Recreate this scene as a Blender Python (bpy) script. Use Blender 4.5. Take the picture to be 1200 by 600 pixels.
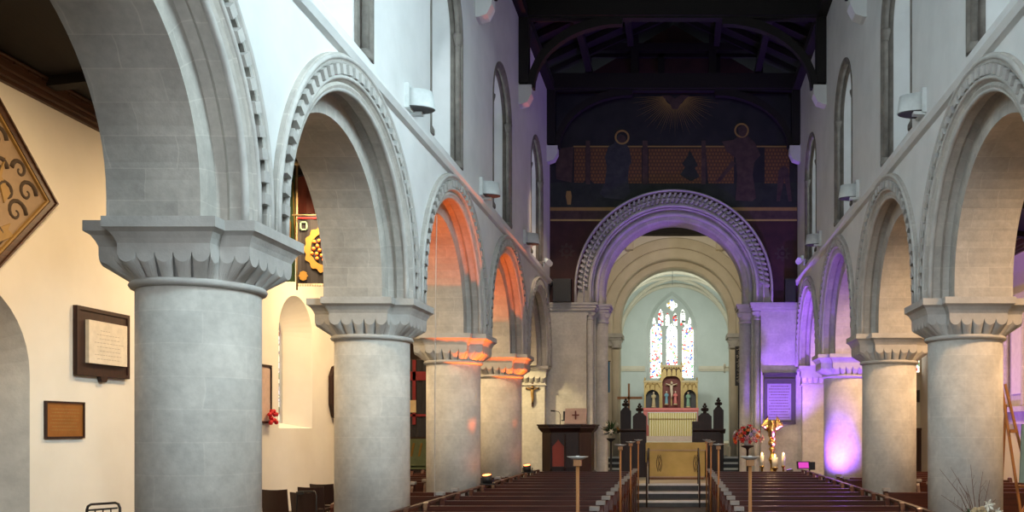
import bpy, bmesh, math, random
from mathutils import Vector, Matrix
from mathutils.geometry import tessellate_polygon
PI = math.pi
sc = bpy.context.scene
for o in list(bpy.data.objects): bpy.data.objects.remove(o)

# ------------------------------------------------------------------ camera
CX, CZ, FP = 0.13, 2.0, 1050.0
cd = bpy.data.cameras.new('camera'); cam = bpy.data.objects.new('camera', cd)
sc.collection.objects.link(cam); sc.camera = cam
cam.location = (CX, 0, CZ); cam.rotation_euler = (PI/2, 0, 0)
cd.sensor_width = 36; cd.lens = FP/1200*36
cd.shift_x = -195/1200; cd.shift_y = 202/1200; cd.clip_start = .05; cd.clip_end = 200
sc.view_settings.view_transform = 'Standard'; sc.view_settings.look = 'None'
sc.view_settings.gamma = 1; sc.view_settings.use_curve_mapping = False
sc.view_settings.exposure = 0.35

# ------------------------------------------------------------------ world
w = bpy.data.worlds.new('world'); sc.world = w; w.use_nodes = True
w.node_tree.nodes['Background'].inputs[0].default_value = (.75, .85, 1, 1)
w.node_tree.nodes['Background'].inputs[1].default_value = .6

# ------------------------------------------------------------------ lights
def lamp(name, kind, loc, target, power, col, size=None, size_y=None, spot=None, blend=.5, soft=.1, spread=180):
    l = bpy.data.lights.new(name, kind); l.energy = power; l.color = col
    if kind == 'AREA':
        l.shape = 'RECTANGLE'; l.size = size; l.size_y = size_y or size; l.spread = math.radians(spread)
    else:
        l.shadow_soft_size = soft
    if kind == 'SPOT': l.spot_size = math.radians(spot); l.spot_blend = blend
    o = bpy.data.objects.new(name, l); sc.collection.objects.link(o); o.location = loc
    if target is not None:
        o.rotation_euler = (Vector(target)-Vector(loc)).to_track_quat('-Z', 'Y').to_euler()
    return o
COOL = (.78, .92, 1); WARM = (1, .70, .38); ORANGE = (1, .15, .012); PURPLE = (.30, .10, 1); NEUT = (1, .93, .82)
# added fill light behind the camera, at a made-up west window
lamp('west_fill', 'AREA', (0, -2.4, 6.2), (0, 12, 1.2), 165, (.92, .97, 1), 5, 6, spread=88)
# daylight of the clerestory windows nearest the camera
lamp('clerestory_daylight_south', 'AREA', (3.3, 5.4, 8.4), (-3.6, 8.6, 6.5), 190, (.70, .92, 1), 1.2, 3, spread=84)
lamp('clerestory_daylight_south', 'AREA', (3.3, 9.6, 8.4), (-3.6, 11.6, 6.4), 48, (.72, .92, 1), 1.2, 3, spread=80)
lamp('clerestory_daylight_north', 'AREA', (-3.3, 5.4, 8.4), (3.6, 9.6, 6.2), 32, (.75, .93, 1), 1.2, 3, spread=100)
lamp('clerestory_daylight_north', 'AREA', (-3.3, 13.8, 8.4), (3.6, 17, 5), 8, (.85, .95, 1), 1.2, 3)
# warm lamps hanging under the aisle roofs
for y, p in ((9.5, 100), (14.0, 130), (18.5, 180), (22.5, 90)):
    lamp('aisle_lamp_north', 'AREA', (-5.6, y, 5.7), (-7.4, y+.4, 0), p, WARM, .7)
for y, p in ((10, 110), (14.2, 130), (18.6, 130), (23, 80)):
    lamp('aisle_lamp_south', 'AREA', (5.7, y, 5.7), (5.0, y, 0), p*1.35, (1, .62, .33), .7)
# chancel and sanctuary lamps
lamp('chancel_lamp', 'AREA', (0, 27.6, 8.3), (0, 31.5, 4.5), 75, (1, .86, .62), 1.6)
lamp('sanctuary_lamp', 'AREA', (-1.2, 33.6, 6.2), (.2, 40, 4.2), 88, (.92, 1, .94), .8)
lamp('sanctuary_lamp', 'AREA', (1.2, 33.6, 6.2), (-.2, 40, 4.6), 55, (.92, 1, .94), .8)
# coloured uplights standing at the arcade columns
UPL = [((-3.32, 16.20, 1.12), (-3.66, 15.35, 6.0), 750, ORANGE, 48), ((-3.32, 20.5, 1.12), (-3.68, 19.7, 6.0), 750, ORANGE, 48),
       ((3.46, 19.80, .62), (3.80, 20.30, 5.0), 420, PURPLE, 150),
       ((3.0, 22.9, .9), (2.3, 24.4, 6.0), 950, PURPLE, 92)]
for l, t, p, c, s in UPL: lamp('coloured_uplight_beam', 'SPOT', (l[0], l[1], l[2]+.2), t, p, c, spot=s, soft=.04, blend=.8)
lamp('coloured_uplight_beam', 'SPOT', (3.1, 18.7, 1.15), (4.0, 20.6, 3.1), 230, PURPLE, spot=52, blend=.9, soft=.05)  # extra violet beam with no fixture, added to wash the column higher up
# spots: crucifix on the north respond, picture light above the pulpit, lectern corner
lamp('respond_spot', 'SPOT', (-5.2, 22.6, 4.6), (-3.85, 24.4, 2.6), 330, (1, .78, .38), spot=44, soft=.1)
lamp('pulpit_lamp', 'SPOT', (-2.6, 20.5, 8.6), (-2.7, 24.6, 3.6), 260, (1, .72, .48), spot=60, soft=.2)
lamp('lectern_spot', 'SPOT', (1.3, 21.5, 6.8), (2.6, 24.0, 1.8), 150, (1, .75, .45), spot=34, soft=.1)

# ------------------------------------------------------------------ materials
MATS = {}
def nd(nt, t, **k):
    n = nt.nodes.new(t)
    for a, v in k.items(): setattr(n, a, v)
    return n
def base(name, rough=.6, metal=0):
    m = bpy.data.materials.new(name); m.use_nodes = True; nt = m.node_tree
    b = nt.nodes['Principled BSDF']; b.inputs['Roughness'].default_value = rough; b.inputs['Metallic'].default_value = metal
    MATS[name] = m; return m, nt, b
def mixc(nt, fac, a, b):
    n = nd(nt, 'ShaderNodeMix', data_type='RGBA')
    for s, v in ((0, fac), (6, a), (7, b)):
        if isinstance(v, bpy.types.NodeSocket): nt.links.new(v, n.inputs[s])
        elif s == 0: n.inputs[0].default_value = v
        else: n.inputs[s].default_value = (*v, 1)
    return n.outputs[2]
def noise(nt, vec, scale, detail=4, rough=.6):
    n = nd(nt, 'ShaderNodeTexNoise'); n.inputs['Scale'].default_value = scale
    n.inputs['Detail'].default_value = detail; n.inputs['Roughness'].default_value = rough
    nt.links.new(vec, n.inputs['Vector']); return n.outputs['Fac']
def ramp(nt, fac, stops):
    n = nd(nt, 'ShaderNodeValToRGB'); nt.links.new(fac, n.inputs[0]); cr = n.color_ramp
    while len(cr.elements) < len(stops): cr.elements.new(.5)
    for e, (p, c) in zip(cr.elements, stops): e.position = p; e.color = (*c, 1)
    return n.outputs[0]
def bump(nt, b, h, strength, dist=.02):
    n = nd(nt, 'ShaderNodeBump'); n.inputs['Strength'].default_value = strength; n.inputs['Distance'].default_value = dist
    nt.links.new(h, n.inputs['Height']); nt.links.new(n.outputs[0], b.inputs['Normal'])
def mottled(name, c1, c2, scale=3, rough=.75, bmp=.15, metal=0, bscale=None):
    m, nt, b = base(name, rough, metal); tc = nd(nt, 'ShaderNodeTexCoord')
    f = noise(nt, tc.outputs['Object'], scale)
    nt.links.new(ramp(nt, f, [(.3, c1), (.7, c2)]), b.inputs['Base Color'])
    if bmp: bump(nt, b, noise(nt, tc.outputs['Object'], bscale or scale*6), bmp)
    return m
def blocks(name, c1, c2, mortar, bw=.75, bh=.27, rough=.85):
    m, nt, b = base(name, rough); tc = nd(nt, 'ShaderNodeTexCoord')
    br = nd(nt, 'ShaderNodeTexBrick', offset=.5); uv = tc.outputs['UV']
    # wobble the joints a little so the courses look hand laid
    nz = nd(nt, 'ShaderNodeTexNoise'); nz.inputs['Scale'].default_value = 1.6; nt.links.new(uv, nz.inputs['Vector'])
    vm = nd(nt, 'ShaderNodeVectorMath', operation='MULTIPLY_ADD'); nt.links.new(nz.outputs['Color'], vm.inputs[0]); vm.inputs[1].default_value = (.16, .012, 0); nt.links.new(uv, vm.inputs[2])
    nt.links.new(vm.outputs[0], br.inputs['Vector'])
    br.inputs['Color1'].default_value = (*c1, 1); br.inputs['Color2'].default_value = (*c2, 1); br.inputs['Mortar'].default_value = (*mortar, 1)
    br.inputs['Scale'].default_value = 1; br.inputs['Mortar Size'].default_value = .007; br.inputs['Mortar Smooth'].default_value = .6
    br.inputs['Brick Width'].default_value = bw; br.inputs['Row Height'].default_value = bh
    n1 = noise(nt, tc.outputs['Object'], 2.2, 6); n2 = noise(nt, tc.outputs['Object'], 14, 4)
    k = ramp(nt, n1, [(.3, (.80, .80, .80)), (.7, (1.1, 1.1, 1.1))])
    mm = nd(nt, 'ShaderNodeMix', data_type='RGBA', blend_type='MULTIPLY'); mm.inputs[0].default_value = 1
    nt.links.new(br.outputs['Color'], mm.inputs[6]); nt.links.new(k, mm.inputs[7])
    k2 = ramp(nt, n2, [(.3, (.90, .90, .90)), (.65, (1.05, 1.05, 1.05))])
    m2 = nd(nt, 'ShaderNodeMix', data_type='RGBA', blend_type='MULTIPLY'); m2.inputs[0].default_value = 1
    nt.links.new(mm.outputs[2], m2.inputs[6]); nt.links.new(k2, m2.inputs[7])
    nt.links.new(m2.outputs[2], b.inputs['Base Color'])
    bump(nt, b, n2, .18); return m
def flat(name, c, rough=.6, metal=0):
    m, nt, b = base(name, rough, metal); tc = nd(nt, 'ShaderNodeTexCoord')
    f = noise(nt, tc.outputs['Object'], 9)
    nt.links.new(ramp(nt, f, [(.3, tuple(x*.9 for x in c)), (.7, tuple(min(1, x*1.08) for x in c))]), b.inputs['Base Color'])
    return m
def wood(name, c1, c2, rough=.4, axis=0, scale=3):
    m, nt, b = base(name, rough); tc = nd(nt, 'ShaderNodeTexCoord'); mp = nd(nt, 'ShaderNodeMapping')
    s = [12, 12, 12]; s[axis] = .8; mp.inputs['Scale'].default_value = s
    nt.links.new(tc.outputs['Object'], mp.inputs[0])
    f = noise(nt, mp.outputs[0], scale, 5)
    nt.links.new(ramp(nt, f, [(.3, c1), (.7, c2)]), b.inputs['Base Color']); bump(nt, b, f, .1, .005); return m
def glow(name, c, s):
    m = bpy.data.materials.new(name); m.use_nodes = True; nt = m.node_tree; b = nt.nodes['Principled BSDF']
    b.inputs['Base Color'].default_value = (*c, 1); b.inputs['Emission Color'].default_value = (*c, 1)
    b.inputs['Emission Strength'].default_value = s; MATS[name] = m; return m
def stained(name, strength, bias, scale):
    m, nt, b = base(name, .3); tc = nd(nt, 'ShaderNodeTexCoord')
    vo = nd(nt, 'ShaderNodeTexVoronoi'); vo.inputs['Scale'].default_value = scale; nt.links.new(tc.outputs['Object'], vo.inputs['Vector'])
    sp = nd(nt, 'ShaderNodeSeparateColor'); nt.links.new(vo.outputs['Color'], sp.inputs[0])
    n = nd(nt, 'ShaderNodeValToRGB'); nt.links.new(sp.outputs[0], n.inputs[0]); cr = n.color_ramp; cr.interpolation = 'CONSTANT'
    stops = [(0, (.95, 1, .9)), (bias, (.55, .03, .02)), (bias+.09, (.9, 1, .85)), (bias+.15, (.04, .10, .45)), (bias+.20, (.75, .42, .05)), (bias+.25, (.10, .30, .12)), (bias+.28, (.8, .85, 1))]
    while len(cr.elements) < len(stops): cr.elements.new(.5)
    for e, (p, c) in zip(cr.elements, stops): e.position = min(p, .99); e.color = (*c, 1)
    v2 = nd(nt, 'ShaderNodeTexVoronoi', feature='DISTANCE_TO_EDGE'); v2.inputs['Scale'].default_value = scale; nt.links.new(tc.outputs['Object'], v2.inputs['Vector'])
    lead = ramp(nt, v2.outputs['Distance'], [(.03, (.02, .02, .02)), (.06, (1, 1, 1))])
    mm = nd(nt, 'ShaderNodeMix', data_type='RGBA', blend_type='MULTIPLY'); mm.inputs[0].default_value = 1
    nt.links.new(n.outputs[0], mm.inputs[6]); nt.links.new(lead, mm.inputs[7])
    nt.links.new(mm.outputs[2], b.inputs['Base Color']); nt.links.new(mm.outputs[2], b.inputs['Emission Color'])
    b.inputs['Emission Strength'].default_value = strength; return m

blocks('stone', (.55, .54, .50), (.60, .58, .53), (.63, .61, .56))
blocks('arch_stone', (.43, .41, .375), (.50, .475, .43), (.545, .52, .47), .55, .30)
mottled('carved_stone', (.40, .39, .37), (.54, .53, .50), 3.5, .85, .2)
mottled('plaster', (.62, .63, .62), (.72, .73, .72), 1.3, .9, .08)
mottled('aisle_plaster', (.72, .68, .60), (.80, .76, .68), .9, .9, .05)
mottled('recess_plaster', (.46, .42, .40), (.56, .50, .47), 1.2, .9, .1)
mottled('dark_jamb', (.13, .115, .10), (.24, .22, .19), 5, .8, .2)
mottled('sanctuary_plaster', (.50, .54, .50), (.57, .61, .57), 1.2, .9, .05)
mottled('cream_stone', (.56, .50, .38), (.66, .60, .48), 1.5, .85, .08)
mottled('pale_wall', (.72, .68, .60), (.82, .78, .70), 1, .9, .04)
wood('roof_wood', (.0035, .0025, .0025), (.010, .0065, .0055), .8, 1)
wood('pew_wood', (.035, .009, .006), (.085, .022, .012), .33, 0)
wood('dark_wood', (.014, .005, .003), (.042, .012, .007), .5, 2)
wood('light_wood', (.32, .13, .035), (.44, .21, .07), .45, 2)
wood('cornice_wood', (.035, .014, .007), (.085, .035, .018), .5, 1)
mottled('floor_tile', (.045, .035, .032), (.10, .075, .065), 3, .5, .1)
mottled('step_stone', (.035, .035, .035), (.07, .07, .068), 4, .5, .1)
mottled('nosing', (.78, .78, .75), (.88, .88, .85), 4, .5, .05)
mottled('mural_ground', (.015, .012, .016), (.040, .028, .030), 2.2, .8, .05)
mottled('mural_maroon', (.028, .010, .012), (.06, .020, .020), 2.5, .8, .05)
mottled('mural_sky', (.008, .010, .012), (.022, .022, .024), 1.7, .8, .05)
mottled('mural_green', (.010, .016, .013), (.028, .034, .028), 3, .8, .05)
mottled('mural_robe', (.018, .022, .028), (.045, .048, .05), 5, .8, .05)
mottled('mural_robe_rose', (.04, .022, .022), (.085, .05, .042), 5, .8, .05)
m, nt, b = base('mural_gold', .7); tc = nd(nt, 'ShaderNodeTexCoord')
br = nd(nt, 'ShaderNodeTexBrick'); mp = nd(nt, 'ShaderNodeMapping'); mp.inputs['Rotation'].default_value = (PI/2, 0, 0)
nt.links.new(tc.outputs['Object'], mp.inputs[0]); nt.links.new(mp.outputs[0], br.inputs['Vector'])
br.inputs['Scale'].default_value = 1; br.inputs['Brick Width'].default_value = .09; br.inputs['Row Height'].default_value = .10; br.inputs['Mortar Size'].default_value = .018
br.inputs['Color1'].default_value = (.20, .085, .022, 1); br.inputs['Color2'].default_value = (.16, .065, .02, 1); br.inputs['Mortar'].default_value = (.08, .035, .015, 1)
nt.links.new(br.outputs[0], b.inputs['Base Color'])
flat('gilding', (.42, .28, .10), .45, .3)
flat('dull_gold', (.30, .18, .05), .6)
flat('brass', (.75, .50, .16), .22, 1)
flat('white_metal', (.62, .65, .64), .4)
flat('black', (.012, .012, .013), .5)
flat('black_leather', (.030, .012, .008), .4)
flat('paper', (.70, .62, .50), .7)
flat('white_card', (.60, .58, .54), .6)
flat('end_block', (.30, .28, .26), .6)
flat('ink', (.10, .07, .05), .8)
flat('soft_ink', (.42, .36, .28), .8)
flat('copper_plate', (.42, .17, .04), .35, .5)
flat('red_cloth', (.16, .008, .012), .8)
flat('pink_cloth', (.55, .40, .33), .8)
flat('green_cloth', (.14, .17, .08), .8)
flat('dark_cloth', (.014, .012, .016), .8)
flat('blue_cloth', (.03, .22, .42), .7)
flat('yellow_cloth', (.26, .14, .02), .7)
flat('pulpit_red', (.36, .045, .02), .5)
flat('leaf', (.025, .07, .02), .6)
flat('red_petal', (.62, .015, .02), .6)
flat('pink_petal', (.70, .30, .36), .6)
flat('orange_petal', (.85, .22, .03), .6)
flat('white_petal', (.80, .78, .66), .6)
flat('mauve_petal', (.45, .38, .60), .6)
flat('twig', (.16, .08, .05), .7)
flat('skin_paint', (.62, .45, .33), .6)
flat('blue_paint', (.16, .30, .36), .6)
flat('rose_paint', (.60, .16, .14), .6)
flat('green_paint', (.20, .32, .22), .6)
flat('ochre_paint', (.48, .36, .20), .6)
flat('dark_panel', (.055, .05, .05), .6)
flat('red_panel', (.16, .03, .02), .6)
flat('carpet', (.05, .012, .012), .9)
flat('hatch_ground', (.30, .21, .13), .7)
flat('hatch_dark', (.055, .035, .022), .8)
flat('purple_plate', (.27, .25, .29), .5)
mottled('marble', (.62, .58, .52), (.72, .68, .62), 6, .4, 0)
# altar cloth: pale gold damask with uneven white stripes
m, nt, b = base('altar_gold', .6); tc = nd(nt, 'ShaderNodeTexCoord'); wv = nd(nt, 'ShaderNodeTexWave', bands_direction='X')
wv.inputs['Scale'].default_value = 3.2; wv.inputs['Distortion'].default_value = 1.5; wv.inputs['Detail'].default_value = 2
nt.links.new(tc.outputs['Object'], wv.inputs['Vector'])
nt.links.new(ramp(nt, wv.outputs['Fac'], [(.0, (.40, .27, .05)), (.5, (.58, .44, .13)), (.62, (.88, .84, .70)), (.8, (.88, .84, .70)), (.9, (.58, .42, .12))]), b.inputs['Base Color'])
mottled('ochre_cloth', (.58, .42, .13), (.68, .50, .18), 3, .75, .05)
glow('daylight_glass', (.80, .93, 1), 1.25)
glow('uplight_orange', (1, .2, .05), 6); glow('uplight_purple', (.4, .15, 1), 6)
glow('candle_flame', (1, .62, .22), 9)
glow('magenta_screen', (.55, .05, .45), .7)
stained('east_glass', 1.5, .60, 13); stained('aisle_glass', .7, .35, 9); stained('pale_glass', 1.0, .62, 9)

# ------------------------------------------------------------------ mesh builder
COL = sc.collection
class MB:
    def __init__(s): s.v = []; s.f = []; s.uv = {}; s.sm = []
    def add(s, vs, fs, smooth=False, uvs=None, M=None):
        o = len(s.v)
        s.v += [tuple(M @ Vector(p)) if M else tuple(p) for p in vs]
        for i, f in enumerate(fs):
            if uvs: s.uv[len(s.f)] = uvs[i]
            s.f.append(tuple(j+o for j in f)); s.sm.append(smooth)
        return s
    def box(s, c, d, rot=None, bev=0):
        x, y, z = d[0]/2, d[1]/2, d[2]/2; M = Matrix.Translation(c)
        if rot: M = M @ (Matrix.Rotation(rot[2], 4, 'Z') @ Matrix.Rotation(rot[1], 4, 'Y') @ Matrix.Rotation(rot[0], 4, 'X'))
        vs = [(i*x, j*y, k*z) for k in (-1, 1) for j in (-1, 1) for i in (-1, 1)]
        return s.add(vs, [(0, 2, 3, 1), (4, 5, 7, 6), (0, 1, 5, 4), (2, 6, 7, 3), (0, 4, 6, 2), (1, 3, 7, 5)], M=M)
    def bb(s, x0, x1, y0, y1, z0, z1): return s.box(((x0+x1)/2, (y0+y1)/2, (z0+z1)/2), (abs(x1-x0), abs(y1-y0), abs(z1-z0)))
    def tube(s, pts, rad, n=8, cap=True, smooth=True):
        pts = [Vector(p) for p in pts]; rad = rad if isinstance(rad, (list, tuple)) else [rad]*len(pts)
        vs = []; up = None
        for i, p in enumerate(pts):
            t = (pts[min(i+1, len(pts)-1)]-pts[max(i-1, 0)]).normalized()
            if up is None: up = t.orthogonal().normalized()
            else:
                up = (up - t*up.dot(t)); up = up.normalized() if up.length > 1e-6 else t.orthogonal().normalized()
            b = t.cross(up)
            vs += [p+(up*math.cos(2*PI*k/n)+b*math.sin(2*PI*k/n))*rad[i] for k in range(n)]
        fs = [(i*n+k, i*n+(k+1) % n, (i+1)*n+(k+1) % n, (i+1)*n+k) for i in range(len(pts)-1) for k in range(n)]
        s.add(vs, fs, smooth)
        if cap: s.add(vs[:n], [tuple(range(n))[::-1]]); s.add(vs[-n:], [tuple(range(n))])
        return s
    def lathe(s, prof, c=(0, 0, 0), n=24, M=None, sx=1, sy=1, uvr=None, smooth=True):
        vs = [(c[0]+r*sx*math.cos(2*PI*k/n), c[1]+r*sy*math.sin(2*PI*k/n), c[2]+z) for r, z in prof for k in range(n)]
        fs = []; uvs = []
        for i in range(len(prof)-1):
            for k in range(n):
                fs.append((i*n+k, i*n+(k+1) % n, (i+1)*n+(k+1) % n, (i+1)*n+k))
                if uvr:
                    a, b_ = 2*PI*k/n*uvr, 2*PI*(k+1)/n*uvr; z0, z1 = prof[i][1]+c[2], prof[i+1][1]+c[2]
                    uvs.append([(a, z0), (b_, z0), (b_, z1), (a, z1)])
        s.add(vs, fs, smooth, uvs or None, M)
        if prof[0][0] > 1e-4: s.add(vs[:n], [tuple(range(n))[::-1]], M=M)
        if prof[-1][0] > 1e-4: s.add(vs[-n:], [tuple(range(n))], M=M)
        return s
    def ball(s, c, r, n=12, M=None, sc_=(1, 1, 1)):
        m = max(4, n//2)
        prof = [(max(1e-5, math.sin(PI*i/m)), -math.cos(PI*i/m)) for i in range(m+1)]
        T = Matrix.Translation(c) @ (M or Matrix.Identity(4)) @ Matrix.Diagonal((r*sc_[0], r*sc_[1], r*sc_[2], 1))
        return s.lathe(prof, n=n, M=T)
    def solid(s, loops, w0, w1, mp):
        """flat shape (first loop outline, rest holes) given thickness w0..w1; mp(u,v,w)->xyz"""
        fl = [p for l in loops for p in l]
        tri = tessellate_polygon([[Vector((p[0], p[1], 0)) for p in l] for l in loops])
        n = len(fl); vs = [mp(p[0], p[1], w0) for p in fl]+[mp(p[0], p[1], w1) for p in fl]
        s.add(vs, [tuple(t) for t in tri]+[tuple(i+n for i in t)[::-1] for t in tri])
        o = 0
        for l in loops:
            k = len(l); s.add([mp(*p, w0) for p in l]+[mp(*p, w1) for p in l], [(i, (i+1) % k, k+(i+1) % k, k+i) for i in range(k)]); o += k
        return s
    def sweep(s, path, prof, mp, smooth=False, closed=True, clamp=None):
        """path: list of (cu, cv, nu, nv, arc) = origin + unit normal; prof: (r, w)"""
        vs = []; m = len(prof); L = [0]
        for i in range(1, m+1):
            a, b = prof[i-1], prof[i % m]; L.append(L[-1]+math.hypot(a[0]-b[0], a[1]-b[1]))
        for cu, cv, nu, nv, arc in path:
            for r, ww in prof:
                u, v = cu+nu*r, cv+nv*r
                if clamp: u = max(clamp[0], min(clamp[1], u))
                vs.append(mp(u, v, ww))
        fs = []; uvs = []; e = m if closed else m-1
        for i in range(len(path)-1):
            for k in range(e):
                k2 = (k+1) % m; fs.append((i*m+k, i*m+k2, (i+1)*m+k2, (i+1)*m+k))
                a0, a1 = path[i][4], path[i+1][4]; uvs.append([(L[k], a0), (L[k+1], a0), (L[k+1], a1), (L[k], a1)])
        s.add(vs, fs, smooth, uvs)
        if closed:
            s.add(vs[:m], [tuple(range(m))]); s.add(vs[-m:], [tuple(range(m))[::-1]])
        return s
    def build(s, name, mat, parent=None, loc=None, label=None, fix=True):
        me = bpy.data.meshes.new(name); me.from_pydata(s.v, [], s.f); me.materials.append(MATS[mat])
        me.polygons.foreach_set('use_smooth', s.sm)
        uvl = me.uv_layers.new(name='UVMap').data
        for p in me.polygons:
            cu = s.uv.get(p.index)
            if cu:
                for li, q in zip(p.loop_indices, cu): uvl[li].uv = q
            else:
                nx, ny, nz = (abs(a) for a in p.normal)
                for li in p.loop_indices:
                    x, y, z = me.vertices[me.loops[li].vertex_index].co
                    uvl[li].uv = (y, z) if nx >= ny and nx >= nz else ((x, z) if ny >= nz else (x, y))
        if fix:
            bm = bmesh.new(); bm.from_mesh(me); bmesh.ops.remove_doubles(bm, verts=bm.verts, dist=1e-5)
            bmesh.ops.recalc_face_normals(bm, faces=bm.faces); bm.to_mesh(me); bm.free()
        o = bpy.data.objects.new(name, me); COL.objects.link(o)
        if parent: o.parent = parent
        if loc: o.location = loc
        if label: o['label'] = label
        return o
def empty(name, loc=(0, 0, 0), rz=0):
    o = bpy.data.objects.new(name, None); COL.objects.link(o); o.location = loc; o.rotation_euler = (0, 0, rz); o.empty_display_size = .1; return o
def tag(o, label=None, cat=None, group=None, kind=None):
    if label: o['label'] = label
    if cat: o['category'] = cat
    if group: o['group'] = group
    if kind: o['kind'] = kind
    return o
def st(o): o['kind'] = 'structure'; return o
CHILD = {}
def copy_tree(o, parent=None):
    c = o.copy(); COL.objects.link(c); c.parent = parent
    for ch in o.children: copy_tree(ch, c)
    return c
def W(px, py, Y): return (CX+(px-795)*Y/FP, CZ+(502-py)*Y/FP)     # photo pixel -> x, z at depth Y
def arc(c, r, a0, a1, n): return [(c[0]+r*math.cos(a0+(a1-a0)*i/n), c[1]+r*math.sin(a0+(a1-a0)*i/n)) for i in range(n+1)]
def arch_path(uc, zc, z0, n=36):
    """stilted semicircle path for sweep (left foot to right foot)"""
    p = [(uc, z0, -1, 0, z0-zc)]; 
    for i in range(n+1):
        a = PI-PI*i/n; p.append((uc, zc, math.cos(a), math.sin(a), 1.9*PI*i/n))
    p.append((uc, zc-(zc-z0), 1, 0, 1.9*PI+zc-z0)); return p
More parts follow.
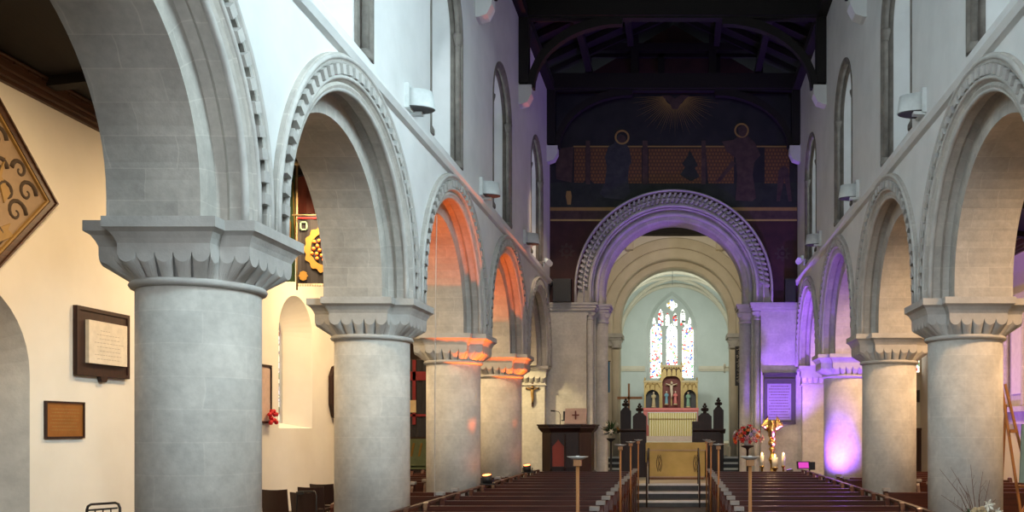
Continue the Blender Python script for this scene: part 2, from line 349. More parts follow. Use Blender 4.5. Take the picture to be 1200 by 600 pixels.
# ================================================================== SETTING
YS = [3.38+4.37*k for k in range(5)]           # column centres 3.38 .. 20.86
XC = 4.007; YE = 24.65; ZSP = 2+1.69; STILT = .15; ZC = ZSP+STILT; WT = 2+9.12; ZSTR = 2+4.05
BAYC = [5.565+4.37*k for k in range(4)]+[22.75]
RI, RM, RH = 1.57, 1.80, 2.155
mb = MB(); mb.bb(-8.6, 9.6, -3, 33, -.2, 0); st(mb.build('floor', 'floor_tile'))
for sgn, side in ((-1, 'left'), (1, 'right')):
    mpw = (lambda u, v, w_, s_=sgn: (s_*(XC-w_), u, v))        # w = distance towards the nave from the arcade axis
    out = [(-3, 0), (2.90, 0), (2.90, ZSP)]
    for yc in BAYC:
        r = 2.02-(.27 if yc > 22 else 0)
        out += [(yc-r, ZSP)]+arc((yc, ZC+(.12 if yc > 22 else 0)), r, PI, 0, 30)+[(yc+r, ZSP)]
    out += [(YE, ZSP), (YE, WT), (-3, WT)]
    WC = [5.08, 9.42, 13.72, 18.02, 22.42]; WZ0, WZS, WR = 2+4.22, 2+6.35, .95
    if sgn > 0: WC = [c-.20 for c in WC]
    holes = [[(c-WR, WZ0), (c+WR, WZ0)]+arc((c, WZS), WR, 0, PI, 20) for c in WC]
    mb = MB(); mb.solid([out]+holes, -.40, .60, mpw); wall = st(mb.build('wall_'+side, 'plaster'))
    # string course with a bevelled top
    mb = MB(); prof = [(.60, ZSTR-.13), (.66, ZSTR-.11), (.70, ZSTR-.05), (.70, ZSTR-.02), (.60, ZSTR+.03)]
    mb.add([mpw(y, z, w_) for y in (-2.9, YE-.01) for w_, z in prof], [(i, (i+1) % 5, 5+(i+1) % 5, 5+i) for i in range(5)]+[(0, 1, 2, 3, 4), (9, 8, 7, 6, 5)])
    mb.build('string_course', 'plaster', wall)
    for yc in BAYC:
        dR = .27 if yc > 22 else 0; zc_ = ZC+(.12 if dR else 0); P = arch_path(yc, zc_, ZSP+.001); cl = (-9, YE-.01)
        mb = MB()
        prof = [(RH, .55), (RH, .645), (RH-.05, .665), (RH-.10, .64), (2.05, .64), (2.05, .60), (1.94, .60), (1.94, .64), (1.90, .64), (1.87, .60), (1.84, .62), (RM, .60),
                (RM, .45), (1.86, .40), (1.82, .33), (RI, .33), (RI, -.42), (RH, -.42), (RH, -.38)]
        prof = [(a_-dR, b_) for a_, b_ in prof]; mb.sweep(P, prof, mpw, clamp=cl); mb.build('arch_voussoirs', 'arch_stone', wall)
        mb = MB()
        for r, ww, t in ((1.805, .575, .032), (1.83, .49, .022), (RH-.04, .650, .026), (1.92, .635, .024), (2.07, .635, .015)):
            mb.sweep(P, [(r-dR+t*math.cos(a*PI/4), ww+t*math.sin(a*PI/4)) for a in range(8)], mpw, smooth=True, clamp=cl)
        mb.build('arch_roll', 'carved_stone', wall)
        mb = MB(); nb = 34                                     # billet ornament on the hood
        for i in range(nb):
            a = PI*(i+.5)/nb; M = Matrix.Identity(4)
            u, v = yc-math.cos(a)*(1.995-dR), zc_+math.sin(a)*(1.995-dR)
            tx, tz = math.sin(a), math.cos(a)
            q = [(u+tx*s1*.046+-math.cos(a)*s2*.050, v+tz*s1*.046+math.sin(a)*s2*.050) for s1, s2 in ((-1, -1), (1, -1), (1, 1), (-1, 1))]
            mb.solid([q], .60, .675, mpw)
        mb.build('billet_ornament', 'carved_stone', wall)
    # clerestory windows
    for k, c in enumerate(WC):
        wn = st(empty('window_%d' % (k+1+(5 if sgn > 0 else 0)), mpw(c, WZ0, 0)))
        def rel(u, v, w_, o=wn.location.copy()): p = mpw(u, v, w_); return (p[0]-o[0], p[1]-o[1], p[2]-o[2])
        def wloop(r, z0): return [(c-r, z0)]+[(c-r*math.cos(PI*i/20), WZS+r*math.sin(PI*i/20)) for i in range(21)]+[(c+r, z0)]
        P = [(c, WZ0+.0, -1, 0, 0)]+[(c, WZS, -math.cos(PI*i/20), math.sin(PI*i/20), i*.2) for i in range(21)]+[(c, WZ0, 1, 0, 5)]
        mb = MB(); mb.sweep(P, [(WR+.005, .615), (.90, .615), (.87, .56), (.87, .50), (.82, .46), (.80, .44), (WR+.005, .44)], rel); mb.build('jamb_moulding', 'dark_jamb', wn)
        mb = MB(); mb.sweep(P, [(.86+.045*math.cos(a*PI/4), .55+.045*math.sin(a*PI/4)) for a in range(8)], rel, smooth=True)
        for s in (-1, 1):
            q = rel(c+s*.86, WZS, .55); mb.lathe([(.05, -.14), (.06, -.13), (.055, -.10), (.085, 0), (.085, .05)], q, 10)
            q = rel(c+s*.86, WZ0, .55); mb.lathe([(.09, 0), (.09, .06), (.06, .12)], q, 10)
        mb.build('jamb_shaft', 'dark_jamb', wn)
        A = wloop(.82, WZ0+.0); B = [(c-.50, WZ0+.45)]+[(c-.50*math.cos(PI*i/20), WZS+.05+.50*math.sin(PI*i/20)) for i in range(21)]+[(c+.50, WZ0+.45)]
        n = len(A); mb = MB(); vs = [rel(*p, .46) for p in A]+[rel(*p, -.34) for p in B]
        mb.add(vs, [(i, (i+1) % n, n+(i+1) % n, n+i) for i in range(n)]); mb.build('splayed_reveal', 'plaster', wn, fix=False)
        mb = MB(); mb.solid([[(p[0]*1.0, p[1]) for p in B]], -.36, -.35, rel); mb.build('glass', 'daylight_glass', wn)
        mb = MB()
        for i in range(1, 9): z = WZ0+.45+i*.27; q0, q1 = rel(c-.5, z, -.33), rel(c+.5, z, -.33); mb.tube([q0, q1], .008, 4)
        for d in (-.17, .17): mb.tube([rel(c+d, WZ0+.45, -.33), rel(c+d, WZS+.4, -.33)], .008, 4)
        mb.build('glazing_bars', 'black', wn)

# ---- aisles
ZA = 2+4.09
for sgn, side, XA in ((-1, 'north', -7.87), (1, 'south', 8.1)):
    mpa = (lambda u, v, w_, x=XA, s_=sgn: (x+s_*w_, u, v))     # w = depth into the wall
    out = [(-3, 0), (33, 0), (33, 6.9), (-3, 6.9)]
    holes = []
    if sgn < 0:
        ac = 9.95; rr = 1.10
        holes = [[(ac-rr, .001), (ac+rr, .001)]+arc((ac, 2+.66), rr, 0, PI, 20)]
        wc = 18.75; holes.append([(wc-.82, 2.0), (wc+.82, 2.0)]+arc((wc, 3.95), .82, 0, PI, 20))
        wc2 = 14.35; holes.append([(wc2-.82, 2.0), (wc2+.82, 2.0)]+arc((wc2, 3.95), .82, 0, PI, 20))
    mb = MB(); mb.solid([out]+holes, 0, .7, mpa); aw = st(mb.build('wall_'+side+'_aisle', 'aisle_plaster'))
    # timber cornice (wall plate) and lean-to roof
    mb = MB()
    for d, z0, z1 in ((.16, ZA+.12, ZA+.26), (.11, ZA+.05, ZA+.13), (.06, ZA, ZA+.06)):
        x0, x1 = sorted((XA, XA-sgn*d)); mb.bb(x0, x1, -2.9, 32.9, z0, z1)
    for d, z in ((.175, ZA+.25), (.135, ZA+.12), (.085, ZA+.055)): mb.tube([(XA-sgn*d, -2.9, z), (XA-sgn*d, 32.9, z)], .02, 6)
    for i in range(150): mb.box((XA-sgn*.165, -2.8+i*.24, ZA+.22), (.03, .16, .035))
    mb.build('wall_plate', 'cornice_wood', aw)
    mb = MB(); x1 = sgn*(XC+.4)
    for t in (0, .12):
        pass
    mb.add([(XA, -3, ZA+.26), (x1, -3, 6.75), (x1, YE, 6.75), (XA, YE, ZA+.26), (XA, -3, ZA+.42), (x1, -3, 6.9), (x1, YE, 6.9), (XA, YE, ZA+.42)],
           [(0, 1, 2, 3), (4, 7, 6, 5), (0, 4, 5, 1), (1, 5, 6, 2), (2, 6, 7, 3), (3, 7, 4, 0)])
    ar = st(mb.build('ceiling_'+side+'_aisle', 'roof_wood'))
    mb = MB()
    for i in range(13):
        y = -2+i*2.2
        if y > 24.4: continue
        mb.add([(XA, y+d, ZA+.14+e) for d in (-.09, .09) for e in (0, .14)]+[(x1, y+d, 6.6+e) for d in (-.09, .09) for e in (0, .17)],
               [(0, 1, 3, 2), (4, 6, 7, 5), (0, 4, 5, 1), (2, 3, 7, 6), (0, 2, 6, 4), (1, 5, 7, 3)])
    mb.build('rafters', 'roof_wood', ar)
    # flat ceiling over the east bays of the aisles
    mb = MB(); x0_, x1_ = sorted((XA, sgn*3.6)); mb.bb(x0_, x1_, YE, 33, 6.0, 6.15); st(mb.build('ceiling_'+side+'_chapel', 'roof_wood'))
    if sgn < 0:
        # round headed doorway recess
        n = 1
        A = [(ac-rr, .0)]+[(ac-rr*math.cos(PI*i/20), 2.66+rr*math.sin(PI*i/20)) for i in range(21)]+[(ac+rr, 0)]
        B = [(ac-rr+.0+(.18), .0)]+[(ac-(rr-.18)*math.cos(PI*i/20), 2.62+(rr-.18)*math.sin(PI*i/20)) for i in range(21)]+[(ac+rr-.18, 0)]
        m_ = len(A); mb = MB(); mb.add([mpa(*p, .0) for p in A]+[mpa(*p, .30) for p in B], [(i, (i+1) % m_, m_+(i+1) % m_, m_+i) for i in range(m_-1)])
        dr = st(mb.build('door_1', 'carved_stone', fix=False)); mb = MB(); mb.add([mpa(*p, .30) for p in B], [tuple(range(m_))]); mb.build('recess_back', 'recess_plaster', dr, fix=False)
        mb = MB(); mb.solid([[(10.30, 2.0), (10.62, 2.0), (10.62, 2.30), (10.30, 2.30)]], .285, .30, mpa)
        nt_ = mb.build('notice', 'white_card'); tag(nt_, 'small pale notice fixed inside the round-headed recess of the left aisle', 'notice')
        for wi, c in enumerate((wc2, wc)):
            wn = st(empty('window_%d' % (11+wi), (XA, c, 2)))
            rel = lambda u, v, w_: (sgn*w_, u-c, v-2)
            A = [(c-.82, 2.0)]+[(c-.82*math.cos(PI*i/20), 3.95+.82*math.sin(PI*i/20)) for i in range(21)]+[(c+.82, 2.0)]
            B = [(c-.46, 2.12)]+[(c-.46*math.cos(PI*i/20), 4.0+.46*math.sin(PI*i/20)) for i in range(21)]+[(c+.46, 2.12)]
            m_ = len(A); mb = MB(); mb.add([rel(*p, -.002) for p in A]+[rel(*p, .55) for p in B], [(i, (i+1) % m_, m_+(i+1) % m_, m_+i) for i in range(m_)])
            mb.build('splayed_reveal', 'aisle_plaster', wn, fix=False)
            mb = MB(); mb.solid([B], .55, .56, rel); mb.build('stained_glass', 'aisle_glass', wn)
            PP = [(c, 2.12, -1, 0, 0)]+[(c, 4.0, -math.cos(PI*i/16), math.sin(PI*i/16), i*.05) for i in range(17)]+[(c, 2.12, 1, 0, 1)]
            mb = MB(); mb.sweep(PP, [(.50, .50), (.43, .50), (.43, .545), (.50, .545)], rel); mb.build('window_frame', 'carved_stone', wn)

# ---- chancel wall: stone below the springing, painted above
ZIM = 2+3.36; ZCC = 2+3.83
mpe = lambda u, v, w_: (u, YE+w_, v)
mb = MB()
for s in (-1, 1):
    xs = sorted((s*2.40, s*4.60)); mb.bb(xs[0], xs[1], YE, YE+.35, 0, ZIM)
    xs = sorted((s*2.17, s*4.60)); mb.bb(xs[0], xs[1], YE+.35, YE+1.1, 0, ZIM)
ew = st(mb.build('wall_east', 'stone'))
for s in (-1, 1):
    mb = MB(); mb.lathe([(.27, 0), (.27, .25), (.22, .35), (.24, .42), (.175, .50), (.175, ZIM-.42)], (s*2.02, YE+.55, 0), 20, uvr=.17)
    mb.lathe([(.16, 0), (.16, .25), (.11, .35), (.12, .42), (.088, .48), (.088, ZIM-.36)], (s*2.31, YE+.16, 0), 14, uvr=.09)
    mb.build('jamb_shaft', 'stone', ew)
    mb = MB()
    mb.lathe([(.175, -.42), (.205, -.40), (.205, -.37), (.175, -.35), (.20, -.27), (.25, -.16), (.25, -.12)], (s*2.02, YE+.55, ZIM), 20)
    mb.lathe([(.088, -.36), (.11, -.345), (.11, -.32), (.088, -.31), (.10, -.25), (.14, -.15), (.14, -.12)], (s*2.31, YE+.16, ZIM), 14)
    for cx, cy, q in ((s*2.02-.17, YE+.37, .07), (s*2.02+.17, YE+.37, .07), (s*2.22, YE+.04, .05), (s*2.40, YE+.04, .05)):
        mb.tube([(cx, cy-.03, ZIM-.20), (cx, cy+.06, ZIM-.20)], q, 12)
    mb.build('carved_capital', 'carved_stone', ew)
    mb = MB()
    for d, z0, z1 in ((.10, -.04, .03), (.13, .03, .09), (.06, -.12, -.04)):
        xs = sorted((s*(2.17-d-.30), s*2.4)); mb.bb(xs[0], xs[1], YE+.35-d, YE+1.1, ZIM+z0, ZIM+z1)
        xs = sorted((s*(2.22-d), s*(XC-.60))); mb.bb(xs[0], xs[1], YE-d, YE+.4, ZIM+z0, ZIM+z1)
    mb.build('impost', 'carved_stone', ew)
# upper painted wall
out = [(-3.41, ZIM+.05), (-2.70, ZIM+.05)]+arc((0, ZCC), 2.62, PI, 0, 48)+[(2.70, ZIM+.05), (3.41, ZIM+.05), (3.41, WT), (0, 13.1), (-3.41, WT)]
mb = MB(); mb.solid([out], 0, 1.0, mpe); st(mb.build('wall_east_painted', 'mural_maroon'))
P = [(0, ZIM+.06, -1, 0, -.5)]+[(0, ZCC, -math.cos(PI*i/60), math.sin(PI*i/60), 2*PI*i/60) for i in range(61)]+[(0, ZIM+.06, 1, 0, 6.8)]
mb = MB()
mb.sweep(P, [(2.73, .02), (2.73, -.09), (2.68, -.11), (2.66, -.06), (2.66, .03), (2.35, .03), (2.34, -.04), (2.30, .0), (2.28, .04), (2.28, .30), (2.22, .34), (1.99, .35), (1.94, .40), (1.94, 1.08), (2.73, 1.08)], mpe)
ca = st(mb.build('trim_chancel_arch', 'arch_stone'))
mb = MB()
for r, ww, t in ((2.70, -.09, .03), (2.30, -.02, .045), (2.14, .32, .06), (2.47, -.06, .02), (2.25, .13, .03)):
    mb.sweep(P, [(r+t*math.cos(a*PI/4), ww+t*math.sin(a*PI/4)) for a in range(8)], mpe, smooth=True)
mb.build('arch_roll', 'carved_stone', ca)
mb = MB()                                    # chevron / billet rows of the hood
for row, (r, n) in enumerate(((2.575, 56), (2.43, 56))):
    for i in range(n):
        a = PI*(i+.5*(row % 2)+.25)/n
        if i == n-1 and row: continue
        u, v = -math.cos(a)*r, ZCC+math.sin(a)*r; t = (math.sin(a), math.cos(a)); nn = (-math.cos(a), math.sin(a))
        q = [(u+t[0]*a1+nn[0]*b1, v+t[1]*a1+nn[1]*b1) for a1, b1 in ((-.050, -.055), (.010, -.055), (.050, .055), (-.010, .055))]
        mb.solid([q], -.11, .04, mpe)
mb.build('chevron_ornament', 'carved_stone', ca)

# nave roof
mb = MB()
for s in (-1, 1):
    mb.add([(s*4.7, -3, WT), (0, -3, 13.2), (0, 26, 13.2), (s*4.7, 26, WT), (s*4.7, -3, WT+.15), (0, -3, 13.35), (0, 26, 13.35), (s*4.7, 26, WT+.15)],
           [(0, 1, 2, 3), (4, 7, 6, 5), (0, 4, 5, 1), (1, 5, 6, 2), (2, 6, 7, 3), (3, 7, 4, 0)])
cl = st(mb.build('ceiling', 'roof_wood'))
mb = MB()
for s in (-1, 1):
    mb.bb(*sorted((s*3.42, s*3.20)), -2.9, YE, WT-.02, WT+.20)
    for k in (.33, .66):
        x = s*3.4*(1-k); z = WT+(13.2-WT)*k; mb.box((x, 11, z-.12), (.16, 27, .2))
    for i in range(38):
        y = -2.6+i*.72; M = None
        mb.add([(s*3.4, y, WT+.38), (s*3.4, y+.12, WT+.38), (0, y, 13.06), (0, y+.12, 13.06), (s*3.4, y, WT+.52), (s*3.4, y+.12, WT+.52), (0, y, 13.2), (0, y+.12, 13.2)],
               [(0, 1, 3, 2), (4, 6, 7, 5), (0, 2, 6, 4), (1, 5, 7, 3)])
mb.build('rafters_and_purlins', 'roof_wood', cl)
CORB = [3.2, 7.35, 11.55, 15.75, 19.95, 24.2]
for k, y in enumerate(CORB):
    t = MB(); t.box((0, y, WT+.22), (6.8, .30, .40))
    t.box((0, y, WT+.0), (6.8, .20, .05))
    for x in (-1.05, 1.05): t.box((x, y, WT+1.0), (.20, .22, 1.25))
    t.box((0, y, WT+1.15), (4.6, .2, .2))
    for s in (-1, 1):
        t.box((s*3.30, y, WT-.72), (.22, .26, 1.5))
        c = (s*1.15, 9.5); pts = []
        o_, i_ = [], []
        for q in range(13):
            a = PI/2*q/12
            o_.append((s*(3.22-2.1+2.1*math.cos(a)), 9.55+1.62*math.sin(a)))
            i_.append((s*(3.22-2.1+1.95*math.cos(a)), 9.55+1.42*math.sin(a)))
        t.solid([[(s*3.22, 9.5), *o_, (s*1.0, WT+.05), *reversed(i_)] if 0 else o_+[(s*1.1, WT+.04)]+list(reversed(i_))], y-.09, y+.09, lambda u, v, w_: (u, w_, v))
        # spandrel board behind the curve
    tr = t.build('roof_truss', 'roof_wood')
    tag(tr, ['dark timber roof truss above the west end of the nave', 'dark roof truss over the first pair of columns', 'dark roof truss in front of the second floodlights',
             'dark roof truss at the pair of corbels cut by the top edge', 'dark arch-braced roof truss one bay in front of the painted wall', 'dark roof truss against the painted east wall'][k], 'roof truss', 'timber roof trusses')
    for s in (-1, 1):
        t = MB(); x = s*3.41; z = 9.42
        prof = [(0, .30, .12), (.30, .30, .12), (.30, .18, .12), (.24, 0, .10), (.16, -.12, .08), (0, -.20, .05)]
        pl = [(0, .18), (.29, .18), (.29, -.02), (.20, -.20), (.06, -.25), (0, -.25)]
        t.solid([pl], y-.15, y+.15, lambda u, v, w_: (x-s*u, w_, z+v))
        tag(t.build('roof_corbel', 'plaster'), 'carved white stone corbel under the %s end of the %s' % ('left' if s < 0 else 'right',
            ['westmost roof truss', 'second roof truss from the west', 'third roof truss from the west', 'truss cut by the top edge', 'truss before the painted wall', 'truss against the painted wall'][k]), 'corbel', 'roof corbels along the clerestory')
# gable end post frame behind the last truss belongs to the east wall painting
# west wall with an added, unseen glowing window
mb = MB(); mb.solid([[(-8.6, 0), (9, 0), (9, 7), (4.6, 7), (4.6, 13.3), (-4.6, 13.3), (-4.6, 7), (-8.6, 7)], [(-2, 3), (2, 3)]+arc((0, 7.5), 2, 0, PI, 20)], 0, .5, lambda u, v, w_: (u, -3-w_, v))
st(mb.build('wall_west', 'plaster'))
mb = MB(); mb.solid([[(-2, 3), (2, 3)]+arc((0, 7.5), 2, 0, PI, 20)], .2, .22, lambda u, v, w_: (u, -3-w_, v)); st(mb.build('window_20', 'daylight_glass'))  # glowing pane out of view, added as a source of fill

# ---- chancel behind the arch
mb = MB()
mb.bb(-3.9, 3.9, YE-.75, YE+1.6, 0, .17) if 0 else None
# dais steps with pale nosings
STEPS = [(1.15, 22.75, .167), (1.15, 23.55, .334), (1.15, 24.35, .50)]
for i, (hw, y, z) in enumerate(STEPS):
    t = MB(); y1 = STEPS[i+1][1] if i < 2 else 29.0; t.bb(-hw, hw, y, y1, 0, z-.03); o = st(t.build('floor_step_%d' % (i+1), 'step_stone'))
    t = MB(); t.bb(-hw-.01, hw+.01, y-.02, y+.13, z-.055, z); t.build('step_nosing', 'nosing', o)
    t = MB(); t.bb(-hw, hw, y+.13, y1, z-.03, z-.005); t.build('tread', 'step_stone' if i < 2 else 'cream_stone', o)
mb = MB(); mb.bb(-4.6, -1.15, 24.3, 33, 0, .49); mb.bb(1.15, 4.6, 24.3, 33, 0, .49); mb.bb(-1.16, 1.16, 29, 33, 0, .49); st(mb.build('floor_chancel', 'cream_stone'))
for i, (y, z) in enumerate(((28.9, .72), (29.6, .88), (30.4, 1.04))):
    t = MB(); t.bb(-2.6, 2.6, y, 33.9, .45, z-.03); o = st(t.build('floor_step_%d' % (i+4), 'step_stone'))
    t = MB(); t.bb(-2.6, 2.6, y-.02, y+.14, z-.06, z); t.build('step_nosing', 'nosing', o)
mb = MB(); mb.bb(-2.6, 2.6, 33.0, 41, .4, 1.45); st(mb.build('floor_sanctuary', 'cream_stone'))
# chancel side walls, ceiling
for s, nm in ((-1, 'north'), (1, 'south')):
    t = MB(); t.bb(*sorted((s*3.3, s*3.6)), YE+1.08, 33, 0, 9.6); st(t.build('wall_chancel_'+nm, 'pale_wall'))
    t = MB(); t.bb(*sorted((s*2.55, s*2.85)), 32.9, 40.1, 0, 9); st(t.build('wall_sanctuary_'+nm, 'sanctuary_plaster'))
mb = MB(); mb.bb(-3.6, 3.6, YE+1.0, 33, 9.25, 9.4); c2 = st(mb.build('ceiling_chancel', 'roof_wood'))
mb = MB()
for y in (27, 29.4, 31.7): mb.bb(-3.3, 3.3, y-.12, y+.12, 8.9, 9.25)
for x in (-1.6, 0, 1.6): mb.bb(x-.06, x+.06, 25.8, 32, 9.1, 9.25)
mb.build('ceiling_beams', 'roof_wood', c2)
# second arch wall at 32
Y2 = 32.0; mp2 = lambda u, v, w_: (u, Y2+w_, v); Z2 = 2+3.35; ZC2 = 2+3.84
out = [(-3.4, 1.0), (-2.35, 1.0), (-2.35, Z2)]+arc((0, ZC2), 2.3, PI, 0, 40)+[(2.35, Z2), (2.35, 1.0), (3.4, 1.0), (3.4, 9.3), (-3.4, 9.3)]
mb = MB(); mb.solid([out], 0, .9, mp2); w2 = st(mb.build('wall_sanctuary_arch', 'pale_wall'))
mb = MB(); P = [(0, Z2+.02, -1, 0, -.5)]+[(0, ZC2, -math.cos(PI*i/60), math.sin(PI*i/60), 2*PI*i/60) for i in range(61)]+[(0, Z2+.02, 1, 0, 6.8)]
mb.sweep(P, [(2.97, -.02), (2.94, -.06), (2.62, -.06), (2.60, -.03), (2.57, -.03), (2.55, -.06), (2.27, -.06), (2.22, -.02), (2.20, .30), (1.99, .32), (1.94, .38), (1.94, .92), (2.97, .92)], mp2)
mb.build('arch_ring', 'cream_stone', w2)
mb = MB()
for r, ww, t in ((2.59, -.02, .012),): mb.sweep(P, [(r+t*math.cos(a*PI/3), ww+t*math.sin(a*PI/3)) for a in range(6)], mp2)
for s in (-1, 1): mb.bb(*sorted((s*1.60, s*1.60+.0001)), Y2, Y2+.01, 8.4, 8.41)
mb.build('arch_groove', 'ink', w2)
for s in (-1, 1):
    t = MB(); t.bb(*sorted((s*1.98, s*2.40)), Y2-.02, Y2+.9, 1.0, Z2-.12); t.lathe([(.14, 0), (.14, Z2-1.55)], (s*2.10, Y2-.02, 1.0), 16); t.bb(*sorted((s*1.9, s*2.45)), Y2-.10, Y2+.95, 1.0, 1.35); t.build('jamb', 'cream_stone', w2)
    t = MB()
    for d, a, b_ in ((.10, -.12, .02), (.05, -.20, -.12), (.0, -.42, -.20)): t.bb(*sorted((s*(1.96-d), s*(2.42+d))), Y2-.14-d, Y2+.95, Z2+a, Z2+b_)
    t.lathe([(.15, -.5), (.17, -.48), (.17, -.45), (.15, -.43), (.24, -.22)], (s*2.10, Y2-.02, Z2), 16)
    t.build('carved_capital', 'carved_stone', w2)
    t = MB(); x, z = W(738 if s < 0 else 843, 287, Y2-.2); pl = [(0, .36), (.30, .36), (.30, .10), (.20, -.15), (0, -.2)]
    t.solid([pl], x-.12, x+.12, lambda u, v, w_: (w_, Y2-u, z+v)); t.build('beam_corbel', 'cream_stone', w2)
t = MB(); t.bb(-3.3, 3.3, Y2-.35, Y2-.02, 2+6.86, 9.25); st(t.build('trim_chancel_beam', 'roof_wood'))
# sanctuary: plastered vault with ribs
mpv = lambda u, v, w_: (u, w_, v)
ZV = 2+3.95
def vr(u): return ZV+2.52*math.sqrt(max(0, 1-(u/2.56)**2))
N = 28; us = [-2.56*math.cos(PI*i/N) for i in range(N+1)]
mb = MB(); vs = [(u, y, vr(u)) for y in (32.85, 40.1) for u in us]
mb.add(vs, [(i, i+1, N+2+i, N+1+i) for i in range(N)], True); st(mb.build('ceiling_sanctuary', 'sanctuary_plaster', fix=False))
mb = MB()
for y0, y1 in ((33.2, 36.6), (36.6, 40.0)):
    for d in (0, 1):
        pts = []
        for i in range(N+1):
            f = i/N; u = -2.5+5*f; y = y0+(y1-y0)*(f if d else 1-f); pts.append((u, y, ZV+2.47*math.sqrt(max(0, 1-(u/2.5)**2))))
        mb.tube(pts, .085, 8)
for y in (36.6, 39.95): mb.tube([(-2.48*math.cos(PI*i/N), y, ZV+2.44*math.sin(PI*i/N)) for i in range(N+1)], .09, 8)
mb.build('trim_vault_ribs', 'cream_stone'); st(bpy.data.objects['trim_vault_ribs'])
# sanctuary east wall with traceried window
Y3 = 40.0; S3 = FP/Y3; xw = W(787.3, 0, Y3)[0]
def pointed(hw, z0, zs, apex, n=14):
    """two-centred arch outline"""
    h = apex-zs; R = (hw*hw+h*h)/(2*hw); a = math.asin(min(1, h/R)); l = []
    for i in range(n+1): t = a*i/n; l.append((hw-R+R*math.cos(t), zs+R*math.sin(t)))
    r = l; l2 = [(-p[0], p[1]) for p in reversed(l[:-1])]
    return [(-hw, z0), (hw, z0)]+r+l2
def sh(loop, x, z=0): return [(p[0]+x, p[1]+z) for p in loop]
mp3 = lambda u, v, w_: (u, Y3+w_, v)
win = sh(pointed(1.13, 4.15, 6.25, 8.12), xw)
mb = MB(); mb.solid([[(-2.9, .5), (2.9, .5), (2.9, 8.8), (-2.9, 8.8)], win], 0, .5, mp3); w3 = st(mb.build('wall_sanctuary_east', 'sanctuary_plaster'))
wn = st(empty('window_13', (xw, Y3, 4.15)))
def r3(u, v, w_): return (u, w_, v-4.15)
def px3(px, py): x, z = W(px, py, Y3); return x-xw, z
lights = []
for c_, hw in ((-.712, .26), (0, .25), (.718, .26)): lights.append(sh(pointed(hw, 4.26, 6.28, 6.72, 8), c_))
for c_, w_, z0, zs, za in ((-.50, .115, 6.62, 7.05, 7.38), (-.20, .10, 6.62, 6.95, 7.20), (.145, .10, 6.62, 6.95, 7.20), (.49, .115, 6.62, 7.05, 7.38), (-.80, .07, 6.68, 6.80, 7.0), (.80, .07, 6.68, 6.80, 7.0)):
    lights.append(sh(pointed(w_, z0, zs, za, 6), c_))
quat = []
for i in range(48):
    a = 2*PI*i/48; r = .17+.085*abs(math.cos(2*a)); quat.append((r*math.cos(a), 7.53+r*math.sin(a)))
lights.append(quat)
inner = pointed(1.0, 4.2, 6.25, 7.98)
for l in lights[3:]: pass
mb = MB(); mb.solid([inner]+lights, .26, .40, r3); mb.build('tracery', 'sanctuary_plaster', wn)
mb = MB(); P1 = pointed(1.13, 4.15, 6.25, 8.12); P2 = pointed(1.0, 4.2, 6.25, 7.98); m_ = len(P1)
mb.add([r3(*p, 0) for p in P1]+[r3(*p, .26) for p in P2], [(i, (i+1) % m_, m_+(i+1) % m_, m_+i) for i in range(m_)]); mb.build('splayed_reveal', 'sanctuary_plaster', wn, fix=False)
mb = MB(); mb.tube([(p[0], -.02, p[1]-4.15) for p in P1[2:-0]]+[(P1[0][0], -.02, 0)], .035, 6); mb.build('hood_mould', 'sanctuary_plaster', wn)
for i, l in enumerate(lights):
    mb = MB(); c_ = sum(p[0] for p in l)/len(l); z_ = sum(p[1] for p in l)/len(l)
    mb.solid([[(c_+(p[0]-c_)*1.03, z_+(p[1]-z_)*1.01) for p in l]], .32, .33, r3); mb.build('stained_glass', 'east_glass' if i < 3 else 'pale_glass', wn)
for a_, b_ in ((-2.55, xw-1.2), (xw+1.2, 2.55)):
    mb = MB(); mb.bb(a_, b_, Y3-.10, Y3, 2+2.62, 2+2.78); mb.bb(a_, b_, Y3-.06, Y3, 2+2.55, 2+2.62); mb.build('string_course', 'cream_stone', w3)
